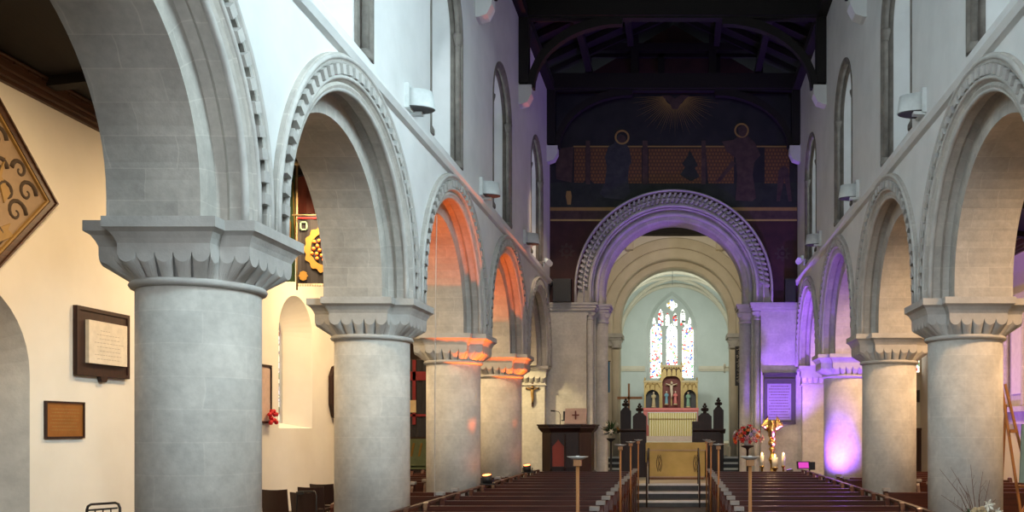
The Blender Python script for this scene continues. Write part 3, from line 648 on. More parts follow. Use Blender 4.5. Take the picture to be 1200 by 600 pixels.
# ================================================================== COLUMNS
def ring(n, r, z): return [(r*math.cos(2*PI*k/n), r*math.sin(2*PI*k/n), z) for k in range(n)]
def cross(ax, ay, bx, by):
    """cross-shaped plan: nave arm reaches ax (half width by), long arm reaches ay (half width bx)"""
    return [(ax, -by), (ax, by), (bx, by), (bx, ay), (-bx, ay), (-bx, by), (-ax, by), (-ax, -by), (-bx, -by), (-bx, -ay), (bx, -ay), (bx, -by)]
def make_column():
    root = empty('stone_column')
    R0 = .486; top = ZSP
    mb = MB(); mb.lathe([(R0, .45), (R0, top-.50)], n=48, uvr=R0); mb.build('shaft', 'stone', root)
    mb = MB(); mb.bb(-.66, .66, -.66, .66, 0, .18); mb.lathe([(.64, .18), (.66, .22), (.64, .27), (.56, .31), (.56, .36), (.58, .40), (.50, .46)], n=40); mb.build('base', 'stone', root)
    mb = MB(); mb.lathe([(R0, top-.53), (R0+.035, top-.52), (R0+.05, top-.495), (R0+.035, top-.47), (R0, top-.46)], n=48); mb.build('neck_ring', 'carved_stone', root)
    # abacus: slab with chamfer
    mb = MB(); lv = [((.70, .63, .455, .48), 0), ((.70, .63, .455, .48), -.085), ((.685, .615, .44, .465), -.095), ((.66, .59, .415, .44), -.115), ((.635, .565, .39, .415), -.16), ((.62, .55, .375, .40), -.20)]
    vs = []
    for a, z in lv: vs += [(x, y, top+z) for x, y in cross(*a)]
    n = 12; fs = [(i*n+k, i*n+(k+1) % n, (i+1)*n+(k+1) % n, (i+1)*n+k) for i in range(len(lv)-1) for k in range(n)]
    mb.add(vs, fs); mb.add(vs[:n], [(0, 1, 2, 11), (2, 3, 4, 5, 8, 9, 10, 11), (5, 6, 7, 8)])
    mb.build('abacus', 'carved_stone', root)
    # scalloped body
    mb = MB(); c = cross(.62, .55, .375, .40); zf0, zf1 = top-.20, top-.275
    vs = [(x, y, zf0) for x, y in c]+[(x, y, zf1) for x, y in c]+[(x*.965, y*.965, zf1-.005) for x, y in c]
    low = []
    for x, y in c:
        l = math.hypot(x, y); low.append((x/l*(R0-.005), y/l*(R0-.005), top-.48))
    vs += [(x*.93, y*.93, zf1-.02) for x, y in c]+low
    mb.add(vs, [(i*n+k, i*n+(k+1) % n, (i+1)*n+(k+1) % n, (i+1)*n+k) for i in range(4) for k in range(n)])
    for k in range(12):
        p, q = Vector(c[k]), Vector(c[(k+1) % 12]); d = q-p; L = d.length; m = max(1, round(L/.155)); nrm = Vector((d.y, -d.x)).normalized(); r = L/m/2
        if nrm.dot(p+q) < 0: nrm = -nrm
        for i in range(m):
            ctr = p+d*((i+.5)/m); t = d.normalized(); NS = 10
            rr = min(r, .09)
            a = [(ctr.x+t.x*r*.97*math.cos(PI*j/NS), ctr.y+t.y*r*.97*math.cos(PI*j/NS), zf1+.0-rr*math.sin(PI*j/NS)) for j in range(NS+1)]
            a2 = [(v[0]-nrm.x*.015, v[1]-nrm.y*.015, v[2]-.004) for v in a]
            g = Vector((ctr.x, ctr.y)); g = g/g.length*(R0+.0); rt = r*.62
            tn = Vector((-g.y, g.x)).normalized(); tn = tn if tn.dot(t) > 0 else -tn
            b = [(g.x+tn.x*rt*math.cos(PI*j/NS)+g.x/g.length*.02*math.sin(PI*j/NS), g.y+tn.y*rt*math.cos(PI*j/NS)+g.y/g.length*.02*math.sin(PI*j/NS), top-.475) for j in range(NS+1)]
            V = a+b; mb.add(V, [(j, j+1, NS+2+j, NS+1+j) for j in range(NS)]); mb.add(a, [tuple(range(NS+1))])
    mb.build('scalloped_capital', 'carved_stone', root)
    return root
col = make_column(); first = True
LC = ['grey stone column in the left arcade behind the photographer', 'huge round stone column at the left of the picture with scalloped capital',
      'second round stone column of the left arcade, in front of the dark leather chairs', 'third round column of the left arcade with a thin white cable hanging before it',
      'furthest free-standing left column, partly hidden behind the third one']
RC = ['stone column in the right arcade behind the photographer', 'stone column of the right arcade just outside the right edge', 'large round stone column at the right edge behind the twigs and lilies',
      'second round column from the right edge, with a green-white gap on its right', 'round column of the right arcade washed with violet light']
for sgn, labs in ((-1, LC), (1, RC)):
    for y, lb in zip(YS, labs):
        o = col if first else copy_tree(col); first = False
        o.location = (sgn*XC, y, 0)
        if sgn < 0: pass
        tag(o, lb, 'column', 'round columns of the nave arcades')
# responds: half piers at the east wall
for s, lb in ((-1, 'square half pier at the far end of the left arcade bearing the crucifix'), (1, 'square half pier at the far end of the right arcade beside the memorial tablet')):
    r = empty('respond_pier', (s*XC, YE-.18, 0))
    mb = MB(); mb.bb(-.50, .50, -.10, .18, 0, ZSP-.48); mb.build('shaft', 'stone', r)
    mb = MB(); z = ZSP; mb.bb(-.62, .62, -.30, .18, z-.085, z); mb.bb(-.58, .58, -.25, .18, z-.13, z-.08); mb.bb(-.55, .55, -.22, .18, z-.27, z-.13); mb.build('abacus', 'carved_stone', r)
    mb = MB()
    for i in range(7):
        x = -.55+1.1*(i+.5)/7
        a = [(x+.078*math.cos(PI*j/8), -.22, z-.27-.07*math.sin(PI*j/8)) for j in range(9)]; b = [(x*.92+.05*math.cos(PI*j/8), -.105-.02*math.sin(PI*j/8), z-.47) for j in range(9)]
        mb.add(a+b, [(j, j+1, 10+j, 9+j) for j in range(8)]); mb.add(a, [tuple(range(9))])
    mb.bb(-.52, .52, -.13, .18, z-.50, z-.27); mb.bb(-.54, .54, -.14, .18, z-.52, z-.48); mb.build('scalloped_capital', 'carved_stone', r)
    tag(r, lb, 'pier', 'half piers at the chancel wall')

# ================================================================== MURAL
SM = FP/YE
def wm(px, py): x, z = W(px, py, YE); return (x, z)
def mshape(mb, pts, t=.012, base_=0): mb.solid([[wm(*p) for p in pts]], -base_-t, -base_, mpe)
mur = empty('wall_painting', (0, YE, 0)); tag(mur, 'dark painted scene of two haloed figures above the round chancel arch', 'wall painting')
def mpart(nm, mat, shapes, t, b_):
    if nm == 'painted_rays':
        mb = MB()
        for q in shapes: mb.solid([[wm(*p) for p in q]], -b_-t, -b_, lambda u, v, w_: (u, w_, v))
        return mb.build(nm, mat, mur)
    for q in shapes:
        mb = MB(); mb.solid([[wm(*p) for p in q]], -b_-t, -b_, lambda u, v, w_: (u, w_, v)); mb.build(nm, mat, mur)
arch_cut = [p for p in reversed(arc((0, ZCC), 2.66, .35, PI-.35, 40))]
sky = [wm(649, 110), wm(930, 110), wm(930, 246), ]
def backing(y0, y1, mat, nm, t, b_):
    # band between pixel rows that stops at the arch
    zt, zb = wm(0, y0)[1], wm(0, y1)[1]; R = 2.66
    pts = [(-3.39, zt), (3.39, zt), (3.39, zb)]
    if zb < ZCC+R:
        a0 = math.asin((zb-ZCC)/R); aT = PI/2 if zt > ZCC+R else math.asin((zt-ZCC)/R)
        if zt > ZCC+R: pts += [(R*math.cos(a0+(PI-2*a0)*i/40), ZCC+R*math.sin(a0+(PI-2*a0)*i/40)) for i in range(41)]+[(-3.39, zb)]
        else:
            ra = [(R*math.cos(a0+(aT-a0)*i/12), ZCC+R*math.sin(a0+(aT-a0)*i/12)) for i in range(13)]
            for s in (-1, 1):
                mb = MB(); mb.solid([[(s*3.39, zt), (s*3.39, zb)]+[(s*p[0], p[1]) for p in ra]], -b_-t, -b_, lambda u, v, w_: (u, w_, v)); mb.build(nm, mat, mur)
            return
    else: pts += [(-3.39, zb)]
    mb = MB(); mb.solid([pts], -b_-t, -b_, lambda u, v, w_: (u, w_, v)); return mb.build(nm, mat, mur)
backing(110, 242, 'mural_sky', 'painted_sky', .004, 0)
backing(214, 243, 'mural_green', 'painted_ground', .004, .004)
backing(243, 247, 'dull_gold', 'painted_border', .004, .002)
backing(247, 257, 'mural_robe_rose', 'painted_frieze', .004, .002)
backing(257, 259, 'gilding', 'painted_border', .004, .003)
mpart('painted_panel', 'mural_gold', [[(673, 173), (686, 173), (686, 211), (684, 214), (673, 214)], [(692, 173), (752, 173), (752, 215), (696, 215), (692, 211)], [(760, 174), (822, 174), (822, 215), (760, 215)],
      [(827, 173), (860, 173), (860, 215), (830, 215)], [(896, 173), (925, 173), (925, 215), (896, 215)]], .004, .006)
mpart('painted_rail', 'dull_gold', [[(672, 171), (930, 171), (930, 172.6), (672, 172.6)]], .003, .008)
mpart('painted_post', 'mural_robe_rose', [[(686.5, 165), (691.5, 165), (691.5, 216), (686.5, 216)], [(753, 165), (759, 165), (759, 216), (753, 216)], [(822, 165), (827, 165), (827, 216), (822, 216)], [(651, 175), (672, 172), (670, 214), (652, 210)]], .004, .010)
rays = []
for i in range(45):
    a = PI*(i+.5)/45; r0, r1 = 12, 38+14*((i*7) % 5)/4; c_ = (791, 113)
    d = (math.cos(a), math.sin(a)*.92); n_ = (-d[1]*.35, d[0]*.35)
    rays.append([(c_[0]+d[0]*r0-n_[0], c_[1]+d[1]*r0-n_[1]), (c_[0]+d[0]*r1, c_[1]+d[1]*r1), (c_[0]+d[0]*r0+n_[0], c_[1]+d[1]*r0+n_[1])])
mpart('painted_rays', 'dull_gold', rays, .003, .006)
mpart('painted_dove', 'mural_robe_rose', [[(775, 112), (784, 111), (791, 116), (798, 111), (808, 112), (799, 120), (794, 128), (788, 128), (784, 120)]], .004, .008)
def blob(pts): return pts
kneel = [(722, 160), (727, 157), (732, 160), (733, 168), (738, 175), (740, 190), (737, 196), (736, 210), (738, 226), (732, 234), (708, 232), (703, 226), (709, 214), (711, 196), (709, 184), (713, 172), (720, 168)]
stand = [(865, 150), (870, 147), (876, 150), (877, 160), (885, 168), (891, 182), (884, 190), (882, 205), (886, 232), (882, 236), (862, 235), (864, 205), (862, 185), (852, 178), (846, 166), (860, 164), (866, 159)]
mpart('painted_figure', 'mural_robe', [kneel], .006, .010); mpart('painted_figure', 'mural_robe_rose', [stand, [(838, 214), (858, 188), (862, 192), (844, 213)], [(912, 200), (918, 194), (924, 198), (928, 236), (924, 236), (919, 208), (914, 236), (910, 236)]], .006, .010)
def pcirc(cx, cy, r, n=24): return [(cx+r*math.cos(2*PI*i/n), cy+r*math.sin(2*PI*i/n)) for i in range(n)]
for cx, cy in ((729, 161), (869, 153)):
    mb = MB(); mb.solid([[wm(*p) for p in pcirc(cx, cy, 8.6)], [wm(*p) for p in pcirc(cx, cy, 6.6)]], -.02, -.008, lambda u, v, w_: (u, w_, v))
    mb.build('painted_halo', 'dull_gold', mur)
mpart('painted_face', 'mural_robe_rose', [pcirc(729, 163, 4.5), pcirc(870, 156, 4.5)], .004, .017)
mpart('painted_tree', 'mural_green', [[(808, 212), (797, 205), (803, 196), (799, 192), (806, 183), (808, 176), (812, 183), (818, 194), (814, 197), (820, 207), (811, 212)]], .004, .012)
mpart('painted_jar', 'dull_gold', [[(664, 224), (669, 224), (670, 230), (669, 240), (665, 240), (663, 230)]], .004, .012)
ros = []
for cx, cy in ((664, 294), (917, 297)):
    q = []
    for i in range(48): a = 2*PI*i/48; r = 7.5+1.8*math.cos(8*a); q.append((cx+r*math.cos(a), cy+r*math.sin(a)))
    ros.append(q)
for (cx, cy), q in zip(((664, 294), (917, 297)), ros):
    mb = MB(); mb.solid([[wm(*p) for p in q], [wm(*p) for p in pcirc(cx, cy, 4.5)]], -.008, 0, lambda u, v, w_: (u, w_, v)); mb.solid([[wm(*p) for p in pcirc(cx, cy, 2.2, 8)]], -.008, 0, lambda u, v, w_: (u, w_, v)); mb.build('painted_rosette', 'mural_robe_rose', mur)
st  # mural ends
mb = MB(); mb.bb(-3.4, 3.4, YE-.10, YE, wm(0, 66)[1]-.06, wm(0, 66)[1]+.06)
for px in (690, 745, 775, 840, 890): x = wm(px, 0)[0]; mb.bb(x-.09, x+.09, YE-.10, YE, WT+.4, wm(0, 62)[1])
tag(mb.build('gable_framing', 'roof_wood'), 'dark timber framing against the gable above the painted wall', 'timber framing')

# speakers at the springing of the chancel arch
for px, lb, s in ((659, 'tall black loudspeaker at the left foot of the painted wall', -1), (928, 'tall black loudspeaker at the right foot of the painted wall', 1)):
    x, z = W(px, 358, YE-.2); r = empty('loudspeaker', (x-(.05 if s > 0 else 0), YE-.18, ZIM+.09)); hw = .24 if s < 0 else .14
    mb = MB(); mb.bb(-hw, hw, -.13, .13, 0, .62); mb.bb(-hw+.01, hw-.01, .12, .17, .1, .5); mb.build('cabinet', 'black', r)
    mb = MB(); mb.bb(-hw+.03, hw-.03, -.145, -.12, .03, .59); mb.build('grille', 'black', r); tag(r, lb, 'loudspeaker', 'loudspeakers beside the chancel arch')

# ================================================================== WALL FLOODLIGHTS
def make_flood():
    r = empty('wall_floodlight')
    mb = MB(); N = 10; prof = []
    # half-round shade: curved front, open below
    for i in range(N+1):
        a = -PI/2+PI*i/N; prof.append((.30*math.cos(a), .17*math.sin(a)))
    top = [(.05+p[0]*.88, p[1]*.95, .11) for p in prof]; bot = [(.05+p[0]*1.0, p[1]*1.0, -.12) for p in prof]
    m_ = N+1
    mb.add(top+bot, [(i, i+1, m_+i+1, m_+i) for i in range(N)], True); mb.add(top, [tuple(range(m_))]); mb.add([top[0], top[-1], bot[-1], bot[0]], [(0, 1, 2, 3)])
    mb.build('shade', 'white_metal', r)
    mb = MB(); mb.solid([[(p[0], p[1]) for p in [(q[0]*.96, q[1]*.94) for q in bot]]], -.13, -.11, lambda u, v, w_: (u, v, w_)); mb.build('lens', 'dark_panel', r)
    mb = MB(); mb.bb(0, .06, -.18, .18, -.15, .17); mb.bb(0, .16, .04, .14, -.17, -.12); mb.build('wall_bracket', 'white_metal', r)
    return r
fl = make_flood(); first = True
FLP = [(-1, 11.75, 2+4.30, 'white half-round floodlight above the left arcade, nearest to the camera'), (-1, 16.1, 2+4.30, 'white half-round floodlight between the two far windows of the left clerestory'),
       (-1, 20.6, 2+4.36, 'small white floodlight at the far end of the left clerestory'), (1, 12.0, 2+4.33, 'white half-round floodlight above the right arcade, nearest to the camera'),
       (1, 16.4, 2+4.33, 'white floodlight with violet underside, middle of the right clerestory'), (1, 20.7, 2+4.36, 'white floodlight at the far end of the right clerestory')]
for s, y, z, lb in FLP:
    o = fl if first else copy_tree(fl); first = False
    o.location = (s*(XC-.60), y, z); o.rotation_euler = (0, 0, 0 if s < 0 else PI); tag(o, lb, 'wall lamp', 'white floodlights above the arcades')
# small chrome spotlights near the end
for s, y, lb in ((-1, 23.2, 'shiny chrome spotlight cluster near the east end of the left clerestory'), (1, 22.9, 'small spotlight cluster with violet lens near the east end of the right clerestory')):
    r = empty('spotlight_cluster', (s*(XC-.70), y-.3, 2+4.12)); mb = MB(); mb.tube([(0, 0, 0), (0, 0, .12)], .02); mb.tube([(0, -.14, .12), (0, .14, .12)], .015); mb.build('bracket', 'white_metal', r)
    for dy in (-.12, .12):
        mb = MB(); mb.tube([(-s*.06, dy+.05, .20), (-s*.10, dy-.04, .13), (-s*.16, dy-.10, .08)], [.04, .065, .075], 12); mb.build('spotlight_head', 'white_metal', r)
    tag(r, lb, 'spotlight', 'spotlight clusters on the string course')
# LED uplights
for (l, t, p, c, s_), lb in zip(UPL, ['small lamp with orange beam on the pew rail beside the third left column', 'small lamp with orange beam on the pew rail beside the furthest left column',
        'small floor uplight with violet beam at the foot of the violet column', 'small floor uplight with violet beam near the memorial tablet']):
    d = (Vector(t)-Vector(l)).normalized(); z0_ = .985 if c == ORANGE else 0; l = (l[0], l[1], l[2]-z0_); r = empty('clamped_uplight' if z0_ else 'floor_uplight', (l[0], l[1], z0_)); mb = MB()
    mb.tube([(0, 0, l[2]-.12), (d.x*.16, d.y*.16, l[2]-.12+d.z*.16)], .09, 16); mb.build('lamp_can', 'black', r)
    mb = MB(); mb.tube([(d.x*.161, d.y*.161, l[2]-.12+d.z*.161), (d.x*.166, d.y*.166, l[2]-.12+d.z*.166)], .075, 16); mb.build('lens', 'uplight_orange' if c == ORANGE else 'uplight_purple', r)
    mb = MB(); mb.bb(-.12, .12, -.10, .10, 0, .02); mb.bb(-.115, -.10, -.02, .02, .01, max(.12, l[2]-.06)); mb.bb(.10, .115, -.02, .02, .01, max(.12, l[2]-.06)); mb.build('yoke_stand', 'black', r)
    tag(r, lb, 'uplight', 'coloured uplights')
# cable hanging in front of the third left column
mb = MB(); mb.tube([(-3.70, 14.2, 2+3.38), (-3.72, 14.2, 4), (-3.74, 14.2, .02)], .008, 6); tag(mb.build('hanging_cable', 'white_card'), 'thin white cable hanging from the arch in front of the third left column', 'cable')

# ================================================================== PEWS
def make_pew(x0, x1, name='church_pew', cards=1):
    r = empty(name); L = x1-x0; H = .95
    mb = MB(); mb.bb(x0+.05, x1-.05, -.02, .02, .10, H-.03); mb.build('back', 'pew_wood', r)
    mb = MB(); mb.bb(x0+.02, x1-.02, -.035, .035, H-.045, H); mb.bb(x0+.05, x1-.05, -.03, .03, H-.09, H-.045); mb.build('top_rail', 'pew_wood', r)
    mb = MB(); mb.bb(x0+.05, x1-.05, -.42, -.02, .43, .46); mb.bb(x0+.05, x1-.05, -.44, -.40, .39, .46); mb.build('seat', 'pew_wood', r)
    mb = MB(); mb.box(((x0+x1)/2, .10, H-.19), (L-.1, .17, .022), (.18, 0, 0)); mb.build('book_ledge', 'pew_wood', r)
    mb = MB(); mb.bb(x0+.1, x1-.1, .12, .30, .12, .15); mb.bb(x0+.3, x0+.33, .14, .28, 0, .12); mb.bb(x1-.33, x1-.3, .14, .28, 0, .12); mb.build('kneeler', 'pew_wood', r)
    for s, x in ((0, x0), (1, x1)):
        mb = MB(); pr = [(-.45, 0), (.06, 0), (.06, H+.02), (.02, H+.05), (-.03, H+.04), (-.08, H-.05), (-.14, H-.20), (-.30, .66), (-.42, .64), (-.45, .58)]
        mb.solid([pr], min(x, x+(.06 if s == 0 else -.06)), max(x, x+(.06 if s == 0 else -.06)), lambda u, v, w_: (w_, u, v)); mb.build('bench_end', 'pew_wood', r)
    xs = x1-.06 if cards > 0 else x0+.06; be = [c for c in r.children if c.name.startswith('bench_end')][-1 if cards > 0 else 0]
    for dy in (-.035, .035):
        mb = MB(); mb.box((xs+.02*cards, dy*1.3-.005, H+.045), (.12, .045, .05), (0, 0, 0)); mb.build('pale_end_block', 'end_block', be)
    return r
def ordw(n): return ['first', 'second', 'third', 'fourth', 'fifth', 'sixth', 'seventh', 'eighth', 'ninth', 'tenth', 'eleventh', 'twelfth', 'thirteenth', 'fourteenth', 'fifteenth', 'sixteenth', 'seventeenth'][n]
NR = 16; YR = [8.6+.88*i for i in range(NR)]
for s, nm in ((-1, 'left'), (1, 'right')):
    x0, x1 = (-3.31, -.88) if s < 0 else (.85, 3.18)
    pw = None
    for i, y in enumerate(reversed(YR)):
        if pw is None: pw = make_pew(x0, x1, cards=1 if s < 0 else -1); o = pw
        else: o = copy_tree(pw)
        o.location = (0, y, 0); tag(o, 'dark red-brown pew %s of the aisle, %s row back from the steps' % (nm, ordw(i)), 'pew', 'pews %s of the central aisle' % nm)
# side pews between and beyond the columns
for s, nm in ((-1, 'left'), (1, 'right')):
    full = short = None; n = 0
    for y in reversed([(12.95 if s < 0 else 14.7)+.88*i for i in range(11 if s < 0 else 9)]):
        near = min(abs(y-c) for c in YS)
        inner = 3.50 if near > .95 and abs(y-.2-min(YS, key=lambda c: abs(y-c))) > .8 else 4.72
        if s < 0 and y < 16.3 and inner > 4: continue
        a, b_ = inner, ((4.85 if y < 16.3 else 6.1) if s < 0 else 6.9)
        if s < 0 and y < 16.3:
            sp = make_pew(-b_, -a, 'side_bench', 1); sp.location = (0, y, 0); tag(sp, 'short dark bench between the second and third left columns, %s row from the front' % ordw(n), 'pew', 'short benches between the left columns'); n += 1; continue
        x0, x1 = (-b_, -a) if s < 0 else (a, b_)
        if inner < 4:
            if full is None: full = make_pew(x0, x1, 'side_pew', 1 if s < 0 else -1); o = full
            else: o = copy_tree(full)
        else:
            if short is None: short = make_pew(x0, x1, 'side_pew', 1 if s < 0 else -1); o = short
            else: o = copy_tree(short)
        o.location = (0, y, 0); tag(o, 'dark side pew beyond the %s columns, %s row from the front' % (nm, ordw(n)), 'pew', 'side pews behind the %s arcade' % nm); n += 1
# pew top cap rail along the outer ends (pale worn edge)
for s, nm in ((-1, 'left'), (1, 'right')):
    x = -3.36 if s < 0 else 3.23
    mb = MB(); mb.bb(x-.035, x+.035, 8.2, 21.9, .955, .985)
    for y in YR: mb.bb(x-.02, x+.02, y-.03, y+.03, .0, .955)
    tag(mb.build('pew_block_rail', 'cornice_wood'), 'worn wooden rail along the outer ends of the %s block of pews' % nm, 'rail')

# candle poles beside the pew ends
def make_pole():
    r = empty('candle_pole'); mb = MB(); mb.tube([(0, 0, .0), (0, 0, 1.66)], .017, 10); mb.build('pole', 'light_wood', r)
    mb = MB(); mb.box((0, 0, 1.665), (.075, .075, .06)); mb.build('block', 'light_wood', r)
    mb = MB(); mb.lathe([(.02, 1.69), (.05, 1.70), (.10, 1.722), (.105, 1.728), (.09, 1.724), (.03, 1.712)], n=24); mb.lathe([(.018, 1.71), (.018, 1.735)], n=10); mb.build('wax_saucer', 'white_metal', r); return r
pl = make_pole(); first = True
for (px, Y), lb in zip(((677, 8.7), (727, 15.1), (739, 18.4), (748, 21.7), (879, 8.7), (842, 15.6), (833, 19.1), (828, 21.7)),
        ['nearest wooden candle pole with a saucer top on the left of the aisle', 'second left candle pole, half way up the aisle', 'third left candle pole, just behind the pair of nearer ones', 'furthest left candle pole beside the steps',
         'nearest wooden candle pole on the right of the aisle below the bouquet', 'second right candle pole, half way up the aisle', 'third right candle pole, thin and close to the last', 'furthest right candle pole beside the steps']):
    o = pl if first else copy_tree(pl); first = False
    x = W(px, 0, Y)[0]; o.location = (x, Y, 0); tag(o, lb, 'candle holder', 'wooden candle poles at the pew ends')

# ================================================================== CHAIRS in the left aisle
def make_chair():
    r = empty('leather_chair')
    mb = MB(); N = 6; pts = []
    for i in range(N+1):
        u = -.23+.46*i/N; pts.append((u, .22+.03*(1-(u/.23)**2)))
    vs = []
    for z, dz in ((.50, 0), (.70, 0), (.90, 1)):
        for u, y in pts: vs.append((u, y+(z-.5)*.18, z+(.012*(abs(u)/.23)**2 if dz else 0)))
    m_ = N+1; fs = [(j*m_+i, j*m_+i+1, (j+1)*m_+i+1, (j+1)*m_+i) for j in range(2) for i in range(N)]
    mb.add(vs+[(v[0], v[1]+.035, v[2]) for v in vs], fs+[tuple(q+3*m_ for q in f[::-1]) for f in fs]+[(2*m_+i, 2*m_+i+1, 5*m_+i+1, 5*m_+i) for i in range(N)]+[(0*m_+i, 0*m_+i+1, 3*m_+i+1, 3*m_+i) for i in range(N)]+[(0, m_, 4*m_, 3*m_), (m_, 2*m_, 5*m_, 4*m_), (N, m_+N, 4*m_+N, 3*m_+N), (m_+N, 2*m_+N, 5*m_+N, 4*m_+N)])
    mb.build('backrest', 'black_leather', r)
    mb = MB(); mb.box((0, 0, .45), (.47, .46, .06)); mb.build('seat', 'black_leather', r)
    for sx in (-1, 1):
        for sy in (-1, 1):
            mb = MB(); mb.tube([(sx*.21, sy*.20, 0), (sx*.21, sy*.20, .44 if sy < 0 else .52)], .014, 8); mb.build('leg', 'black', r)
    return r
ch = make_chair(); first = True
for (px, py, Y, rz), lb in zip(((330, 575, 16.3, PI), (369, 571, 17.0, PI+.15), (366, 577, 15.6, PI-.1), (384, 568, 17.9, PI)),
        ['dark brown leather chair standing alone at the left of the group behind the big column', 'dark leather chair standing behind the chair with a folded metal frame on it', 'dark leather chair nearest to the second column', 'dark leather chair furthest back, half hidden by the second column']):
    o = ch if first else copy_tree(ch); first = False
    x = W(px, 0, Y)[0]; o.location = (x, Y, 0); o.rotation_euler = (0, 0, rz); tag(o, lb, 'chair', 'dark leather chairs in the left aisle')
r = empty('folding_walker', (W(353, 0, 15.2)[0], 15.2, 0)); mb = MB(); mb.tube([(-.1, 0, 0), (-.08, .02, .86), (-.05, .03, .93), (.22, .03, .93), (.25, .02, .86), (.25, 0, 0)], .013, 8); mb.tube([(-.09, .01, .5), (.25, .01, .5)], .01, 6); mb.build('frame', 'black', r)
mb = MB(); mb.box((-.03, .02, .90), (.12, .04, .05)); mb.build('handle', 'black', r); tag(r, 'black folding metal frame standing between the leather chairs', 'walking frame')
# black tubular chair in front of the left wall
r = empty('metal_frame_chair', (W(110, 0, 11.3)[0], 11.3, 0)); mb = MB()
mb.tube([(-.22, .2, .0), (-.215, .19, .95), (-.20, .19, 1.0), (-.16, .19, 1.025), (0, .19, 1.035), (.15, .19, 1.045), (.19, .19, 1.03), (.21, .19, .98), (.22, .2, .0)], .016, 10); mb.tube([(-.19, .17, .95), (.19, .17, .98)], .012, 8); mb.tube([(-.22, -.2, 0), (-.22, -.2, .46), (-.22, .19, .46)], .014, 8); mb.tube([(.22, -.2, 0), (.22, -.2, .46), (.22, .19, .46)], .014, 8); mb.build('tube_frame', 'black', r)
mb = MB(); mb.box((0, -.01, .48), (.44, .42, .03)); mb.build('seat', 'black_leather', r)
mb = MB()
for x in (-.1, 0, .1): mb.tube([(x, .18, .5), (x, .18, .97)], .008, 6)
mb.build('back_slats', 'black', r); tag(r, 'black tubular metal chair at the bottom left below the brass plate', 'chair')

# ================================================================== LEFT AISLE WALL
XL = -7.87
def onwall(px, py, d=0):   # pixel on left aisle wall -> (Y, z)
    Y = FP*(CX-XL-d)/(795-px); return Y, CZ+(502-py)*Y/FP
mpl = lambda u, v, w_: (XL+w_, u, v)
def bar_rect(y0, y1, z0, z1, t): return [[(y0, z0), (y1, z0), (y1, z1), (y0, z1)], [(y0+t, z0+t), (y1-t, z0+t), (y1-t, z1-t), (y0+t, z1-t)]]
r = empty('hatchment', (0, 0, 0)); cy, cz, hd = 10.17, 2+2.86, 1.26
def dia(h): return [(cy-h, cz), (cy, cz-h), (cy+h, cz), (cy, cz+h)]
mb = MB(); mb.solid([dia(hd), dia(hd-.13)], .01, .08, mpl); mb.solid([dia(hd-.0), dia(hd-.03)], .01, .10, mpl); mb.build('frame', 'cornice_wood', r)
mb = MB(); mb.solid([dia(hd-.125), dia(hd-.165)], .01, .07, mpl); mb.build('gilt_slip', 'dull_gold', r)
mb = MB(); mb.solid([dia(hd-.15)], .01, .035, mpl); mb.build('canvas', 'hatch_ground', r)
mb = MB(); random.seed(4)
def scroll(cu, cv, r0, turns, sgn=1, w_=.034):
    pts = [(XL+.025, cu+sgn*r0*(1-t/18)*math.cos(turns*2*PI*t/18), cv+r0*(1-t/18)*math.sin(turns*2*PI*t/18)) for t in range(18)]
    mb.tube(pts, [w_*(1-.03*t) for t in range(18)], 6)
for a in ((cy+.78, cz+.02, .16, 1.3, 1), (cy+.66, cz+.26, .13, 1.2, -1), (cy+.60, cz-.26, .17, 1.3, 1), (cy+.30, cz+.55, .15, 1.3, 1), (cy+.34, cz+.22, .12, 1.2, 1), (cy+.28, cz-.62, .16, 1.4, -1), (cy+.44, cz-.06, .14, 1.3, -1), (cy-.1, cz+.62, .28, 1.2, -1), (cy-.5, cz+.2, .3, 1.3, -1), (cy-.2, cz-.6, .3, 1.2, 1)): scroll(*a)
mb.build('painted_mantling', 'hatch_dark', r)
mb = MB(); mb.solid([[(cy-.32, cz+.38), (cy+.22, cz+.38), (cy+.22, cz-.05), (cy-.05, cz-.38), (cy-.32, cz-.05)]], .035, .05, mpl); mb.build('painted_shield', 'dull_gold', r)
mb = MB(); mb.solid([[(cy+.1, cz-.62), (cy+.5, cz-.42), (cy+.46, cz-.5), (cy+.55, cz-.56), (cy+.12, cz-.78)]], .035, .05, mpl); mb.solid([[(cy+.3, cz+.1), (cy+.42, cz+.34), (cy+.36, cz+.1), (cy+.5, cz-.06), (cy+.4, cz-.2)]], .035, .05, mpl); mb.build('painted_ribbon', 'dull_gold', r)
tag(r, 'diamond-shaped painted board in a dark frame high on the left aisle wall', 'painting')
# memorial board
y0, z1 = onwall(85, 357); y1, z0 = onwall(147, 442)
z0, z1 = 2+.71, 2+1.63
r = empty('memorial_board', (0, 0, 0)); mb = MB(); mb.solid([[(y0, z0), (y1, z0), (y1, z1), (y0, z1)]], .005, .05, mpl); mb.solid(bar_rect(y0, y1, z0, z1, .05), .04, .065, mpl); mb.build('backboard', 'dark_wood', r)
mb = MB(); mb.solid([[(y0+.18, z0+.17), (y1-.12, z0+.17), (y1-.12, z1-.17), (y0+.18, z1-.17)]], .05, .10, mpl); mb.build('panel', 'paper', r)
for i in range(8):
    mb = MB(); z = z1-.30-i*.055; a, b_ = (y0+.3+.05*(i % 3), y1-.25-.04*(i*2 % 3))
    if i == 0: a, b_ = y0+.42, y1-.5
    u = a
    while u < b_:
        l = .03+.03*random.random(); mb.solid([[(u, z), (u+l, z), (u+l, z+.007), (u, z+.007)]], .10, .1015, mpl); u += l+.018
    mb.build('lettering_line', 'soft_ink', r)
mb = MB(); mb.solid([[((y0+y1)/2-.05, z0-.07), ((y0+y1)/2+.05, z0-.07), ((y0+y1)/2+.08, z0), ((y0+y1)/2-.08, z0)]], .005, .06, mpl); mb.build('bracket', 'dark_wood', r)
